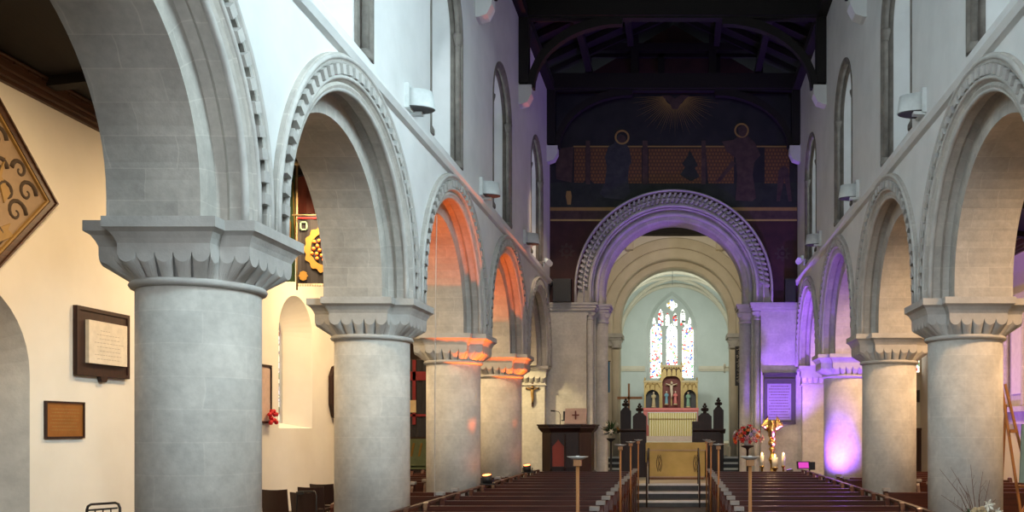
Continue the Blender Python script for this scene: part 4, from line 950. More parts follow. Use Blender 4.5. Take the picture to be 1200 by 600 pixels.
tag(r, 'pale inscribed panel on a dark wooden board on the left aisle wall', 'memorial board')
y0, z1 = onwall(52, 471); y1, z0 = onwall(96, 512); z1, z0 = 2+.335, 2-.115
r = empty('brass_plate', (0, 0, 0)); mb = MB(); mb.solid([[(y0, z0), (y1, z0), (y1, z1), (y0, z1)]], .002, .02, mpl); mb.build('plate', 'copper_plate', r)
mb = MB(); mb.solid(bar_rect(y0-.015, y1+.015, z0-.015, z1+.015, .025), .002, .035, mpl); mb.build('frame', 'dark_wood', r)
mb = MB()
for i in range(7):
    u = y0+.08+.03*(i % 2)
    while u < y1-.12: l = .02+.03*random.random(); mb.solid([[(u, z1-.09-i*.045), (u+l, z1-.09-i*.045), (u+l, z1-.083-i*.045), (u, z1-.083-i*.045)]], .02, .0215, mpl); u += l+.014
mb.build('engraved_lettering', 'gilding', r); tag(r, 'small square copper-brown plate with engraved lines on the left aisle wall', 'plaque')
# framed picture with red flowers (left edge behind the big column)
y0, _ = onwall(307, 0); y1, _ = onwall(316, 0); r = empty('framed_roll', (0, 0, 0)); z0, z1 = 2+.10, 2+1.23
mb = MB(); mb.solid(bar_rect(y0-.35, y1, z0, z1, .04), .005, .05, mpl); mb.build('frame', 'dark_wood', r)
mb = MB(); mb.solid([[(y0-.31, z0+.04), (y1-.04, z0+.04), (y1-.04, z1-.04), (y0-.31, z1-.04)]], .005, .03, mpl); mb.build('sheet', 'pink_cloth', r); tag(r, 'narrow framed sheet on the aisle wall just right of the big column', 'framed picture')
mb = MB(); random.seed(2)
for i in range(12): mb.ball((XL+.09+.04*random.random(), y1-.1+random.uniform(-.16, .12), z0+.12+random.uniform(-.12, .2)), .045, 8)
tag(mb.build('poppy_wreath', 'red_petal'), 'little bunch of red flowers at the foot of the narrow framed sheet', 'flowers')
# ornate dark thing on wall beside second column (hatch edge)
y0 = onwall(386, 0)[0]; r = empty('carved_wall_bracket', (XL, y0+.35, 2+.9)); mb = MB()
mb.solid([[(-.42, -.35), (-.28, -.62), (.1, -.72), (.5, -.5), (.5, .45), (.1, .62), (-.25, .52), (-.42, .3)]], .01, .09, lambda u, v, w_: (w_, u, v)); mb.build('frame', 'dark_wood', r)
mb = MB(); mb.solid([[(-.3, -.3), (-.2, -.5), (.1, -.58), (.4, -.4), (.4, .38), (.1, .5), (-.2, .42), (-.3, .25)]], .09, .11, lambda u, v, w_: (w_, u, v)); mb.build('panel', 'dark_panel', r); tag(r, 'dark eight-sided board on the aisle wall touching the second column', 'wall board')

# banners in the left aisle
def banner(name, px0, px1, py0, py1, Y, mat, lb, cat='banner'):
    xa, za = W(px0, py0, Y); xb, zb = W(px1, py1, Y); r = empty(name, (xa, Y, zb)); w_, h = xb-xa, za-zb
    mb = MB(); N = 16; top = [(w_*i/N, .015*math.sin(i*1.3)) for i in range(N+1)]
    vs = [(u, y, z) for z in (0, h) for u, y in top]+[(u, y+.02, z) for z in (0, h) for u, y in top]; m_ = N+1
    mb.add(vs, [(i, i+1, m_+i+1, m_+i) for i in range(N)]+[(2*m_+i, 3*m_+i, 3*m_+i+1, 2*m_+i+1) for i in range(N)]+[(m_+i, m_+i+1, 3*m_+i+1, 3*m_+i) for i in range(N)]+[(i, 2*m_+i, 2*m_+i+1, i+1) for i in range(N)])
    mb.build('cloth', mat, r); tag(r, lb, cat); return r, w_, h
r, bw, bh = banner('embroidered_banner', 349, 410, 253, 332, 14.8, 'dark_cloth', 'black banner with a gold embroidered ring and coloured crest in the second left arch')
mb = MB(); cu, cv = .46, .56; f_ = lambda u, v, w_: (u, -.03+w_, v)
mb.solid([[(cu+(.34+.02*math.cos(14*a))*math.cos(a), cv+(.38+.02*math.cos(14*a))*math.sin(a)) for a in [2*PI*i/70 for i in range(70)]], [(cu+.235*math.cos(2*PI*i/40), cv+.265*math.sin(2*PI*i/40)) for i in range(40)]], 0, .012, f_)
for u, v in ((.10, .12), (.82, .12), (.82, 1.0)): mb.solid([[(u+.07*math.cos(2*PI*i/16)*(1+.15*math.cos(PI*i)), v+.08*math.sin(2*PI*i/16)) for i in range(16)]], 0, .012, f_)
mb.build('gold_embroidery', 'yellow_cloth', r)
mb = MB()
for i in range(26): a = i*2.4; q = .045*math.sqrt(i); mb.ball((cu+q*math.cos(a), -.035, cv+q*math.sin(a)), .03, 6)
mb.build('crest', 'orange_petal', r)
mb = MB(); mb.bb(0, bw, -.03, 0, bh-.05, bh-.03); mb.build('red_braid', 'red_petal', r)
mb = MB()
for i in range(40): mb.tube([(bw*(i+.5)/40, 0, 0), (bw*(i+.5)/40, 0, -.05)], .006, 4)
mb.build('fringe', 'ochre_paint', r)
mb = MB(); mb.bb(.05, .17, -.035, -.02, bh-.24, bh-.22); mb.bb(.05, .07, -.035, -.02, bh-.24, bh-.10); mb.bb(.15, .17, -.035, -.02, bh-.24, bh-.10); mb.bb(.05, .17, -.035, -.02, bh-.12, bh-.10); mb.build('corner_numerals', 'green_paint', r)
mb = MB(); mb.tube([(bw/2, .02, bh), (bw/2, .02, bh+1.06)], .008, 6); mb.tube([(-.04, .06, -.1), (-.04, .06, bh+.85)], .016, 8); mb.tube([(-.1, .02, bh+.02), (bw+.05, .02, bh+.02)], .012, 8); mb.ball((-.04, .06, bh+.88), .04); mb.build('banner_pole', 'ochre_paint', r)
r, bw, bh = banner('green_flag', 332, 345, 205, 330, 15.2, 'leaf', 'dark green and gold flag hanging left of the black banner', 'flag')
mb = MB(); mb.solid([[(.02, .3), (.12, .2), (.14, 1.0), (.06, 1.2)]], 0, .012, f_); mb.build('gold_pattern', 'yellow_cloth', r)
mb = MB(); mb.tube([(bw+.02, 0, .6), (bw-.06, 0, bh+.5)], .012, 8); mb.build('flag_pole', 'yellow_cloth', r)
r, bw, bh = banner('red_banner', 346, 400, 205, 250, 15.6, 'red_panel', 'dark red flag hanging above the black banner under the second left arch', 'flag')

mb = MB(); mb.tube([(bw/2, 0, bh), (bw/2, 0, bh+.17)], .01, 6); mb.build('hanging_cord', 'ochre_paint', r)
# east end of the left aisle: organ screen, banner, table
mb = MB(); mb.bb(-7.85, -4.62, 26.6, 26.75, 0, 5.98)
for i in range(9): x = -7.7+i*.38; mb.bb(x-.03, x+.03, 26.55, 26.6, 0, 5.9)
tag(mb.build('timber_screen', 'dark_wood'), 'dark panelled timber screen closing the far end of the left aisle', 'screen')
r, bw, bh = banner('black_red_banner', 478, 500, 422, 512, 22.0, 'dark_cloth', 'dark banner with red border between the second and third left columns')
mb = MB(); mb.tube([(.0, .03, -W(0, 512, 22.0)[1]), (.0, .03, bh+.1)], .018, 8); mb.tube([(-.03, .02, bh+.01), (bw, .02, bh+.01)], .012, 8); mb.build('banner_pole', 'dark_wood', r)
mb = MB(); mb.bb(.0, bw, -.03, -.005, bh-.5, bh-.28); mb.bb(.12, .20, -.03, -.005, .3, bh); mb.bb(0, bw, -.03, -.005, .5, .56); mb.build('red_band', 'red_cloth', r)
mb = MB(); mb.box((.12, -.03, .75), (.18, .02, .30)); mb.build('gold_motif', 'ochre_paint', r)
r = empty('draped_table', (W(488, 0, 23.4)[0], 23.4, 0)); mb = MB(); mb.bb(-.5, .5, -.3, .3, .95, 1.0); mb.bb(-.45, .45, -.25, .25, 0, .95); mb.build('table', 'dark_wood', r)
mb = MB(); mb.bb(-.52, .52, -.33, -.30, .95, 1.75-.02); mb.bb(-.52, .52, -.33, .31, 1.0, 1.03); mb.build('altar_cloth', 'green_cloth', r)
mb = MB(); 
for x in (-.2, 0, .2): mb.box((x, -.34, 1.45), (.05, .02, .35), (0, .2, 0))
mb.build('gold_cross_pattern', 'yellow_cloth', r); tag(r, 'green-draped stand seen in the gap left of the third column', 'table')

# ================================================================== PULPIT
YP = 22.9
r = empty('pulpit', (W(665.5, 0, YP)[0], YP, 0)); hw = .62; zt = 2+.10
def octo(h, d, z): return [(-h, -d*.45, z), (-h*.55, -d, z), (h*.55, -d, z), (h, -d*.45, z), (h, d, z), (-h, d, z)]
def stack(mb, lv):
    vs = []; n = 6
    for l in lv: vs += octo(*l)
    mb.add(vs, [(i*n+k, i*n+(k+1) % n, (i+1)*n+(k+1) % n, (i+1)*n+k) for i in range(len(lv)-1) for k in range(n)]); mb.add(vs[:n], [tuple(range(n))]); mb.add(vs[-n:], [tuple(range(n))])
mb = MB(); stack(mb, [(hw, .55, .45), (hw, .55, zt-.14)]); mb.build('body', 'dark_wood', r)
mb = MB(); stack(mb, [(hw+.02, .57, zt-.20), (hw+.04, .59, zt-.17), (hw+.10, .66, zt-.09), (hw+.10, .66, zt-.05), (hw+.13, .69, zt-.03), (hw+.13, .69, zt)]); mb.build('cornice', 'dark_wood', r)
mb = MB(); stack(mb, [(hw+.10, .64, 0), (hw+.10, .64, .80), (hw+.07, .61, .85), (hw+.03, .58, .90), (hw+.0, .56, .92)]); mb.build('plinth', 'dark_wood', r)
for x in (-.17, .17):
    q = [(x-.15, 1.05), (x+.15, 1.05), (x+.15, 1.55), (x+.08, 1.62), (x, 1.73), (x-.08, 1.62), (x-.15, 1.55)]
    o = [(x-.19, 1.0), (x+.19, 1.0), (x+.19, 1.85), (x-.19, 1.85)]
    mb = MB(); mb.solid([o, q], -.60, -.55, lambda u, v, w_: (u, w_, v)); mb.build('tracery_panel', 'dark_wood', r)
    mb = MB(); mb.solid([q], -.565, -.55, lambda u, v, w_: (u, w_, v)); mb.build('panel', 'pulpit_red' if x < 0 else 'dark_wood', r)
for x in (-.36, 0, .36): mb = MB(); mb.lathe([(.035, .95), (.025, 1.0), (.025, 1.8), (.035, 1.86)], (x, -.60, 0), 10); mb.build('colonnette', 'dark_wood', r)
tag(r, 'dark carved wooden pulpit in front of the left chancel pier', 'pulpit')
x, z = W(675, 500, YP-.3); r = empty('pulpit_book_stand', (x, YP-.35, zt)); mb = MB(); mb.box((0, 0, .20), (.54, .05, .42), (-.35, 0, 0)); mb.box((0, -.12, .02), (.54, .3, .03)); mb.build('pink_fall', 'pink_cloth', r)
mb = MB(); mb.bb(-.018, .018, -.055, -.03, .08, .34); mb.bb(-.09, .09, -.065, -.04, .22, .25); mb.build('embroidered_cross', 'red_panel', r); tag(r, 'pale pink fall with a small cross draped over the pulpit desk', 'book stand')
x, z = W(658, 500, YP-.3); r = empty('gooseneck_microphone', (x-.03, YP-.3, zt)); mb = MB(); mb.tube([(0, 0, 0), (0, 0, .25), (-.04, 0, .32), (-.14, 0, .34)], .009, 6); mb.build('stalk', 'black', r)
mb = MB(); mb.tube([(-.14, 0, .34), (-.24, 0, .345)], .02, 8); mb.build('microphone_head', 'black', r); mb = MB(); mb.box((.12, 0, .10), (.18, .12, .03), (0, 0, .1)); mb.box((.14, 0, .05), (.04, .04, .1)); mb.box((.1, .0, .22), (.05, .05, .22)); mb.build('lamp_block', 'black', r); tag(r, 'thin black microphone bending left on top of the pulpit', 'microphone')

# crucifix on the left respond
x, z = W(624, 462, YE-.3); r = empty('crucifix', (x, YE-.30, z))
mb = MB(); mb.box((0, 0, 0), (.055, .03, .68)); mb.box((0, 0, .16), (.36, .03, .055)); mb.build('cross', 'cornice_wood', r)
def corpus(k, mat, par):
    mb = MB(); mb.tube([(0, -.03, .12*k), (0, -.045, .02*k), (.01, -.04, -.06*k), (.02, -.06, -.14*k), (0, -.04, -.24*k)], [.05*k, .04*k, .045*k, .032*k, .018*k], 8)
    for s in (-1, 1): mb.tube([(s*.03*k, -.03, .125*k), (s*.09*k, -.03, .14*k), (s*.16*k, -.025, .175*k)], [.02*k, .015*k, .01*k], 6)
    mb.ball((.01*k, -.05, .185*k), .035*k, 10); return mb.build('christ_figure', mat, par)
corpus(1, 'dull_gold', r); tag(r, 'small dark crucifix hanging on the warmly lit left half pier', 'crucifix')

# ================================================================== CHANCEL FURNITURE
# nave altar with gold cloth
YA = 26.3
x0 = W(757, 0, YA)[0]; x1 = W(828, 0, YA)[0]; xm = (x0+x1)/2; hw = (x1-x0)/2
r = empty('nave_altar', (xm, YA+.4, .5)); mb = MB(); mb.bb(-hw+.08, hw-.08, -.33, .35, 0, 1.04); mb.build('table', 'light_wood', r)
mb = MB(); mb.bb(-hw, hw, -.40, .40, 1.04, 1.08); mb.bb(-hw, hw, -.415, -.40, .86, 1.08); mb.bb(hw-.01, hw+.01, -.4, .4, .1, 1.06); mb.bb(-hw-.01, -hw+.01, -.4, .4, .5, 1.06); mb.build('top_cloth', 'ochre_cloth', r)
mb = MB(); mb.bb(-hw+.05, hw-.05, -.40, -.38, .08, 1.04); mb.build('frontal', 'ochre_cloth', r)
mb = MB(); mb.bb(-hw+.0, hw, -.43, -.415, .845, .865); mb.bb(-hw+.05, hw-.05, -.405, -.40, .06, .09); mb.build('pink_braid', 'pink_cloth', r)
for s, xx in ((-1, -.5), (1, .58)):
    mb = MB()
    for sx in (-1, 1):
        mb.tube([(xx+sx*(.03+.05*math.sin(PI*i/12)), -.41, .22+.5*i/12) for i in range(13)], .008, 5); mb.tube([(xx+sx*.03*math.sin(2*PI*i/12), -.41, .26+.42*i/12) for i in range(13)], .008, 5)
    mb.build('embroidered_motif', 'cornice_wood', r)
tag(r, 'altar under a mustard-gold cloth with two embroidered ovals at the top of the steps', 'altar')
# handrails beside the steps
for px, lb in ((759, 'slim dark handrail left of the steps in front of the gold altar'), (819, 'slim dark handrail right of the steps in front of the gold altar')):
    x = W(px, 0, 23.4)[0]; r = empty('handrail', (x, 23.4, 0)); mb = MB()
    mb.tube([(0, -.75, 0), (0, -.75, 1.0), (0, -.65, 1.08), (0, .75, 1.46), (0, .85, 1.42), (0, .85, .5)], .02, 8); mb.build('rail', 'dark_wood', r)
    mb = MB(); mb.tube([(0, 0, .16), (0, 0, 1.24)], .012, 6); mb.build('post', 'white_metal', r); tag(r, lb, 'handrail', 'handrails of the chancel steps')
# choir stalls
def poppy(mb, x, y, z, k=1):
    for dx, dz, q in ((0, .0, .05), (-.055, .07, .045), (.055, .07, .045), (0, .09, .05), (-.03, .15, .03), (.03, .15, .03), (0, .20, .035)): mb.ball((x+dx*k, y, z+dz*k), q*k, 8)
def stall(px0, px1, pyt, Y, s, lb):
    xa, zt_ = W(px0, pyt, Y); xb, _ = W(px1, pyt, Y); xm = (xa+xb)/2; hw = (xb-xa)/2; r = empty('choir_stall', (xm, Y, .5)); H = zt_-.5
    mb = MB(); ol = [(-hw, 0), (hw, 0), (hw, H-.10), (hw*.75, H-.06), (hw*.5, H), (-hw*.5, H), (-hw*.75, H-.06), (-hw, H-.10)]
    mb.solid([ol], 0, .09, lambda u, v, w_: (u, w_, v)); mb.build('stall_end', 'dark_wood', r)
    mb = MB(); poppy(mb, 0, .045, H+.02, 1.25); mb.build('poppyhead_finial', 'dark_wood', r)
    mb = MB(); mb.bb(-s*hw, -s*(hw-.05), .09, 2.2, 0, H-.35) if 0 else mb.bb(*sorted((s*hw, s*(hw-.05))), .09, 1.7, 0, H-.30); mb.build('back_panel', 'dark_wood', r)
    mb = MB(); mb.bb(-hw+.03, hw-.03, .09, 1.7, .40, .45); mb.build('seat', 'dark_wood', r); tag(r, lb, 'choir stall', 'dark carved choir stalls'); return r
stall(741.5, 757.5, 484, 28.0, -1, 'dark stall end with a leafy finial just left of the altar, front row')
stall(727, 739.5, 478, 28.8, -1, 'dark stall end with a leafy finial left of the altar, rear row')
stall(818, 834, 484, 28.0, 1, 'dark stall end with a leafy finial just right of the altar, front row')
stall(836, 848, 477, 28.8, 1, 'dark stall end with a leafy finial right of the altar, rear row')
for s, px0, px1, nm in ((-1, 723, 757, 'left'), (1, 811, 850, 'right')):
    Y = 27.5; xa, z1 = W(px0, 506, Y); xb, z0 = W(px1, 548, Y); r = empty('choir_desk', ((xa+xb)/2, Y, .5)); hw = (xb-xa)/2
    mb = MB(); mb.bb(-hw+.15*(s < 0), hw-.15*(s > 0), 0, .08, 0, z1-.5); mb.bb(*((hw-.35, hw) if s < 0 else (-hw, -hw+.35)), -.04, .05, 0, z1+.32-.5); mb.build('front', 'dark_wood', r)
    mb = MB(); mb.box((0, -.02, z1-.5+.02), (2*hw, .40, .05), (-.25, 0, 0)); mb.build('book_slope', 'dark_wood', r); tag(r, 'dark choir desk with sloping top on the %s of the gold altar' % nm, 'desk', 'choir desks')
# wooden standing cross
x, z = W(737, 462, 30.9); r = empty('standing_cross', (x, 30.9, 1.04)); mb = MB(); mb.bb(-.035, .035, -.03, .03, .05, W(0, 449, 30.6)[1]-1.04); mb.build('upright', 'light_wood', r)
mb = MB(); mb.box((.03, -.01, W(0, 466, 30.6)[1]-1.04), (.86, .04, .09)); mb.build('crossbeam', 'light_wood', r); mb = MB(); mb.bb(-.2, .2, -.2, .2, 0, .06); mb.build('foot', 'light_wood', r); tag(r, 'plain light wood cross standing behind the left choir stalls', 'cross')

# high altar and reredos
YH = 37.6
def Wh(px, py): return W(px, py, YH)
x0 = Wh(759, 0)[0]; x1 = Wh(817, 0)[0]; xm = (x0+x1)/2; hw = (x1-x0)/2; FZ = 1.45
r = empty('high_altar', (xm, YH+.35, FZ)); zt_ = Wh(0, 483)[1]-FZ; zb_ = max(0, Wh(0, 511)[1]-FZ)
mb = MB(); mb.bb(-hw+.05, hw-.05, -.30, .35, zb_, zt_-.03); mb.build('table', 'marble', r)
mb = MB(); mb.bb(-hw+.06, hw-.06, -.33, -.30, zb_, zt_-.04); mb.build('striped_frontal', 'altar_gold', r)
mb = MB(); mb.bb(-hw+.04, hw-.04, -.36, -.33, zt_-.27, zt_-.03); mb.build('super_frontal', 'altar_gold', r)
mb = MB()
for i in range(40): u = -hw+.06+(2*hw-.12)*(i+.5)/40; mb.tube([(u, -.35, zt_-.27), (u, -.35, zt_-.32)], .010, 4)
mb.build('fringe', 'red_panel', r)
mb = MB(); mb.bb(-hw, hw, -.37, .35, zt_-.03, zt_); mb.bb(-hw, -hw+.02, -.36, .3, zt_-.55, zt_); mb.bb(hw-.02, hw, -.36, .3, zt_-.55, zt_); mb.build('linen', 'white_card', r)
tag(r, 'high altar with gold and white striped frontal below the carved triptych', 'altar')
t = MB(); t.bb(xm-1.25, xm+1.25, YH-.5, YH+.72, FZ, FZ+max(.02, zb_-.002)); o = t.build('altar_step', 'pink_cloth'); tag(o, 'pinkish carpeted step under the high altar', 'step')
YR_ = 38.55
def Wr(px, py): x, z = W(px, py, YR_); return x-xm, z
r = empty('reredos', (xm, YR_, FZ)); mr = lambda u, v, w_: (u, w_, v-FZ)
zb_ = Wr(0, 479)[1]
mb = MB(); a = Wr(754, 0)[0]; b_ = Wr(818, 0)[0]; mb.bb(a, b_, -.2, .3, .0, zb_-.0-FZ); mb.bb(a-.03, b_+.03, -.24, .3, zb_-.08-FZ, zb_-FZ+.03); mb.build('shelf', 'rose_paint', r)
for (p0, p1, pt, pc, nm) in ((755, 774.5, 446, 460, 'side'), (774.5, 799.5, 428, 444, 'mid'), (799.5, 817.5, 446, 460, 'side')):
    xa = Wr(p0, 0)[0]; xb = Wr(p1, 0)[0]; zt_ = Wr(0, pt)[1]; zc = Wr(0, pc)[1]; c_ = (xa+xb)/2; h = (xb-xa)/2
    bay = MB(); bay.bb(xa, xb, .16, .22, zb_-FZ, zt_-FZ); bay.build('back_panel', 'red_panel' if nm == 'mid' else 'dark_panel', r)
    bay = MB()
    for xx in (xa+.03, xb-.03): bay.bb(xx-.035, xx+.035, -.10, .2, zb_-FZ, zt_-FZ+.02); bay.ball((xx, -.09, zt_-FZ+.06), .04, 6, sc_=(1, 1, 2))
    bay.build('pinnacle_post', 'gilding', r)
    op = [(c_-h+.06, zc-.25), (c_+h-.06, zc-.25)]
    hw_ = h-.06; head = sh(pointed(hw_, zc-.25, zc-.2, zc+.12, 8), c_)
    bay = MB(); bay.solid([[(xa, zc-.26)] + [(c_-hw_, zc-.26)]+[p for p in reversed(head[2:])]+[(c_+hw_, zc-.26), (xb, zc-.26), (xb, zt_-.08), (xa, zt_-.08)]], -.12, -.02, mr) ; bay.build('canopy', 'gilding', r)
    bay = MB(); bay.bb(xa-.03, xb+.03, -.15, .22, zt_-.08-FZ, zt_-FZ); bay.build('cornice', 'ochre_paint', r)
    bay = MB(); n = 3 if nm == 'side' else 4
    for i in range(n):
        cc = xa+.06+(xb-xa-.12)*(i+.5)/n; rr = (xb-xa-.12)/n/2
        pts = [(cc+rr*math.cos(PI*j/8), -.14, zt_-FZ-.30+rr*1.6*math.sin(PI*j/8)) for j in range(9)]; bay.tube(pts, .018, 5)
        bay.ball((cc, -.14, zt_-FZ-.13), .03, 6)
        if i: bay.tube([(cc-rr, -.14, zt_-FZ-.1), (cc-rr, -.14, zt_-FZ-.45)], .015, 5)
    bay.build('cusped_tracery', 'cornice_wood' if nm == 'mid' else 'dull_gold', r)
def statue(par, name, x, z, h, mat, y=0.0):
    mb = MB(); mb.lathe([(.13*h, 0), (.14*h, .02*h), (.115*h, .3*h), (.10*h, .52*h), (.125*h, .70*h), (.12*h, .77*h), (.05*h, .84*h)], (x, y, z), 12, sy=.7)
    for s in (-1, 1): mb.tube([(x+s*.12*h, y, z+.76*h), (x+s*.13*h, y-.06*h, z+.6*h), (x+s*.02*h, y-.12*h, z+.60*h)], [.04*h, .035*h, .025*h], 6)
    o = mb.build(name, mat, par); mb = MB(); mb.ball((x, y, z+.92*h), .075*h, 10, sc_=(.85, .95, 1.1)); mb.build('head', 'skin_paint', o)
    mb = MB(); mb.lathe([(.17*h, -.10*h), (.17*h, -.04*h), (.14*h, 0)], (x, y, z), 8); mb.build('plinth', 'ochre_paint', o); return o
def stp(px, py): x, z = Wr(px, py); return x, z-FZ
for px, mat, lb, hh in ((766, 'ochre_paint', 'golden-robed saint statue', .62), (806.5, 'green_paint', 'green-robed bishop statue', .62)):
    x, z = stp(px, 476); statue(r, 'saint_statue', x, z, hh, mat)
for px, mat in ((781, 'blue_paint'), (791.5, 'rose_paint')): x, z = stp(px, 473); statue(r, 'mourner_statue', x, z, .54, mat)
x, z = stp(786.8, 456); mb = MB(); mb.box((x, .08, z-.18), (.05, .04, 1.05)); mb.box((x, .08, z+.20), (.50, .04, .05)); cr = mb.build('cross', 'gilding', r)
e = corpus(1.5, 'skin_paint', r); e.location = (x, .02, z-.02)
tag(r, 'gilded carved triptych with crucifixion and coloured saints under the east window', 'altarpiece')
mb = MB(); mb.bb(xm-1.2, xm+1.2, YH+.2, YR_-.2, FZ, FZ+1.0) if 0 else None

# hanging lamp wire in the sanctuary
mb = MB(); mb.tube([(W(788, 0, 35)[0], 35, 2+4.35+2.0), (W(788, 0, 35)[0], 35, W(0, 334, 35)[1])], .01, 5); tag(mb.build('hanging_wire', 'black'), 'thin dark wire hanging from the sanctuary vault above the east window', 'wire')
# blue banner on the left chancel pier
r, bw, bh = banner('blue_banner', 709, 714.5, 424, 460, 28.6, 'blue_cloth', 'narrow blue banner hanging beside the left pier of the chancel'); mb = MB(); mb.bb(.02, .1, -.03, -.01, .15, .3); mb.build('white_device', 'white_card', r)
mb = MB(); mb.tube([(-.03, 0, bh+.02), (bw+.03, 0, bh+.02)], .015, 8); mb.tube([(-.04, .02, -2.9), (-.04, .02, bh+.05)], .015, 8); mb.build('banner_pole', 'cornice_wood', r)
# dark board with gilded foliage on the right
x0, z0 = W(861.5, 452, 28.8); x1, z1 = W(869, 406, 28.8); r = empty('gilded_board', (x0, 28.8, z0)); mb = MB(); mb.bb(0, x1-x0+.3, 0, .06, 0, z1-z0); mb.build('board', 'dark_panel', r)
mb = MB(); random.seed(9)
for i in range(34): mb.tube([(random.uniform(.04, .24), -.01, random.uniform(.08, z1-z0-.1)) for _ in range(1)]+[(random.uniform(.04, .24), -.01, 0)] if 0 else [(random.uniform(.03, .2), -.01, .1+i*.033), (random.uniform(.08, .25), -.012, .12+i*.033)], .009, 4)
mb.build('gilded_lettering', 'paper', r)
mb = MB(); mb.bb(.1, .16, .06, .12, .5-z0, z1-z0); mb.bb(-.05, .3, -.05, .25, .49-z0, .53-z0); mb.build('iron_stand', 'black', r); tag(r, 'tall narrow dark board with pale gilded decoration beside the right chancel pier', 'board')
# wall speakers / brackets in the chancel arch
for px, nm in ((723.5, 'left'), (849.5, 'right')):
    x, z = W(px, 432, 33.4); mb = MB(); s = -1 if nm == 'left' else 1; mb.tube([(s*2.5, 33.6, z), (x, 33.6, z+.06), (x, 33.6, z-.15)], .05 if s < 0 else .03, 8); mb.ball((x, 33.6, z+.1), .16 if s < 0 else .08, 10, sc_=(.7, .7, 1.4))
    tag(mb.build('wall_sconce', 'black' if s < 0 else 'cream_stone'), '%s wall bracket on the %s wall of the sanctuary' % ('dark' if s < 0 else 'pale', nm), 'wall bracket')

# ================================================================== FLOWERS, LECTERN, TABLET
PET = ['red_petal', 'pink_petal', 'mauve_petal', 'white_petal', 'orange_petal']
def bouquet(name, loc, R, n, mats, seed, lb, leaves=40, flat_=.8):
    random.seed(seed); r = empty(name, loc); mb = MB()
    for i in range(leaves):
        a = random.uniform(0, 2*PI); e = random.uniform(-.3, 1.3); L = R*random.uniform(.8, 1.25); d = Vector((math.cos(a)*math.cos(e), math.sin(a)*math.cos(e), math.sin(e)*1.1))
        p = d*L; s_ = d.cross(Vector((0, 0, 1))).normalized()*.03*(R/.4); m_ = d*L*.6
        mb.add([(0, 0, 0), tuple(m_+s_), tuple(p), tuple(m_-s_+Vector((0, 0, .01)))], [(0, 1, 2, 3)])
        mb.tube([(0, 0, 0), tuple(m_)], .004, 4)
    mb.build('foliage', 'leaf', r, fix=False)
    for i in range(n):
        a = i*2.4; e = math.asin(min(.98, -.15+1.1*(i+.5)/n)); d = Vector((math.cos(a)*math.cos(e), math.sin(a)*math.cos(e), math.sin(e)*1.05)); p = d*R*random.uniform(.75, 1.0)
        mb = MB(); q = R*.19*random.uniform(.8, 1.25); M = d.to_track_quat('Z', 'Y').to_matrix().to_4x4(); M.translation = p
        for j in range(6):
            t = 2*PI*j/6; mb.add([(0, 0, 0), (q*.7*math.cos(t-.4), q*.7*math.sin(t-.4), q*.25), (q*1.1*math.cos(t), q*1.1*math.sin(t), q*.3), (q*.7*math.cos(t+.4), q*.7*math.sin(t+.4), q*.25)], [(0, 1, 2, 3)], M=M)
        mb.ball(tuple(p+d*q*.15), q*.42, 8); mb.build('blossom', mats[random.randrange(len(mats))], r, fix=False)
    return tag(r, lb, 'flowers')
Yb = 22.4; x, z = W(876, 516, Yb); bouquet('flower_arrangement', (x, Yb, z), .38, 46, ['red_petal', 'pink_petal', 'red_petal', 'mauve_petal', 'orange_petal', 'white_petal'], 3, 'large bouquet of red, pink and mauve flowers right of the chancel arch')
r = empty('flower_pedestal', (x, Yb, 0)); mb = MB(); mb.lathe([(.2, 0), (.2, .03), (.05, .08), (.03, .2), (.03, z-.25), (.05, z-.2), (.16, z-.16), (.17, z-.14), (.15, z-.13)], n=20); mb.build('stand', 'dark_wood', r)
mb = MB(); mb.lathe([(.05, z-.13), (.10, z-.11), (.13, z-.04), (.12, z-.01)], n=16); mb.build('bowl', 'white_metal', r); tag(r, 'dark pedestal carrying the large bouquet', 'stand')
Yb = 25.0; x, z = W(716, 507, 24.3); bouquet('flower_arrangement', (x, 24.3, z), .30, 10, ['yellow_cloth', 'white_petal'], 7, 'dark leafy arrangement with a few yellow flowers by the left chancel pier', 60)
r = empty('flower_pedestal', (x, 24.3, .49)); zz = z-.49; mb = MB(); mb.lathe([(.16, 0), (.16, .03), (.03, .08), (.025, zz-.25), (.12, zz-.18), (.12, zz-.15)], n=16); mb.build('stand', 'black', r); tag(r, 'thin black stand under the leafy arrangement by the left chancel pier', 'stand')
# eagle lectern
Yl = 23.4; x, z = W(905, 555, Yl); r = empty('eagle_lectern', (x, Yl, 0))
mb = MB(); mb.lathe([(.30, 0), (.30, .05), (.26, .08), (.14, .16), (.09, .28), (.12, .36), (.07, .44), (.055, .60), (.10, .70), (.10, .76), (.055, .84), (.05, 1.05), (.09, 1.15), (.10, 1.20), (.06, 1.28), (.05, 1.38), (.09, 1.46), (.05, 1.54)], n=28); mb.build('stem', 'brass', r)
for k in range(3):
    a = 2*PI*k/3+.5; mb = MB(); mb.ball((.28*math.cos(a), .28*math.sin(a), .06), .06, 10, sc_=(1.3, .8, .8)); mb.build('lion_foot', 'brass', r)
mb = MB(); mb.ball((0, 0, 1.62), .11, 20); mb.build('orb', 'brass', r)
mb = MB(); mb.tube([(0, .10, 1.70), (0, .05, 1.80), (0, -.04, 1.95), (0, -.08, 2.06), (0, -.07, 2.13)], [.05, .10, .11, .06, .045], 12); mb.ball((0, -.09, 2.17), .055, 12, sc_=(.8, 1.1, .9)); mb.tube([(0, -.13, 2.17), (0, -.18, 2.155), (0, -.19, 2.13)], [.022, .014, .004], 8); mb.tube([(0, .12, 1.74), (0, .22, 1.60), (0, .28, 1.48)], [.05, .06, .03], 8)
for s in (-1, 1): mb.tube([(s*.05, 0, 1.80), (s*.05, -.03, 1.70)], .025, 8)
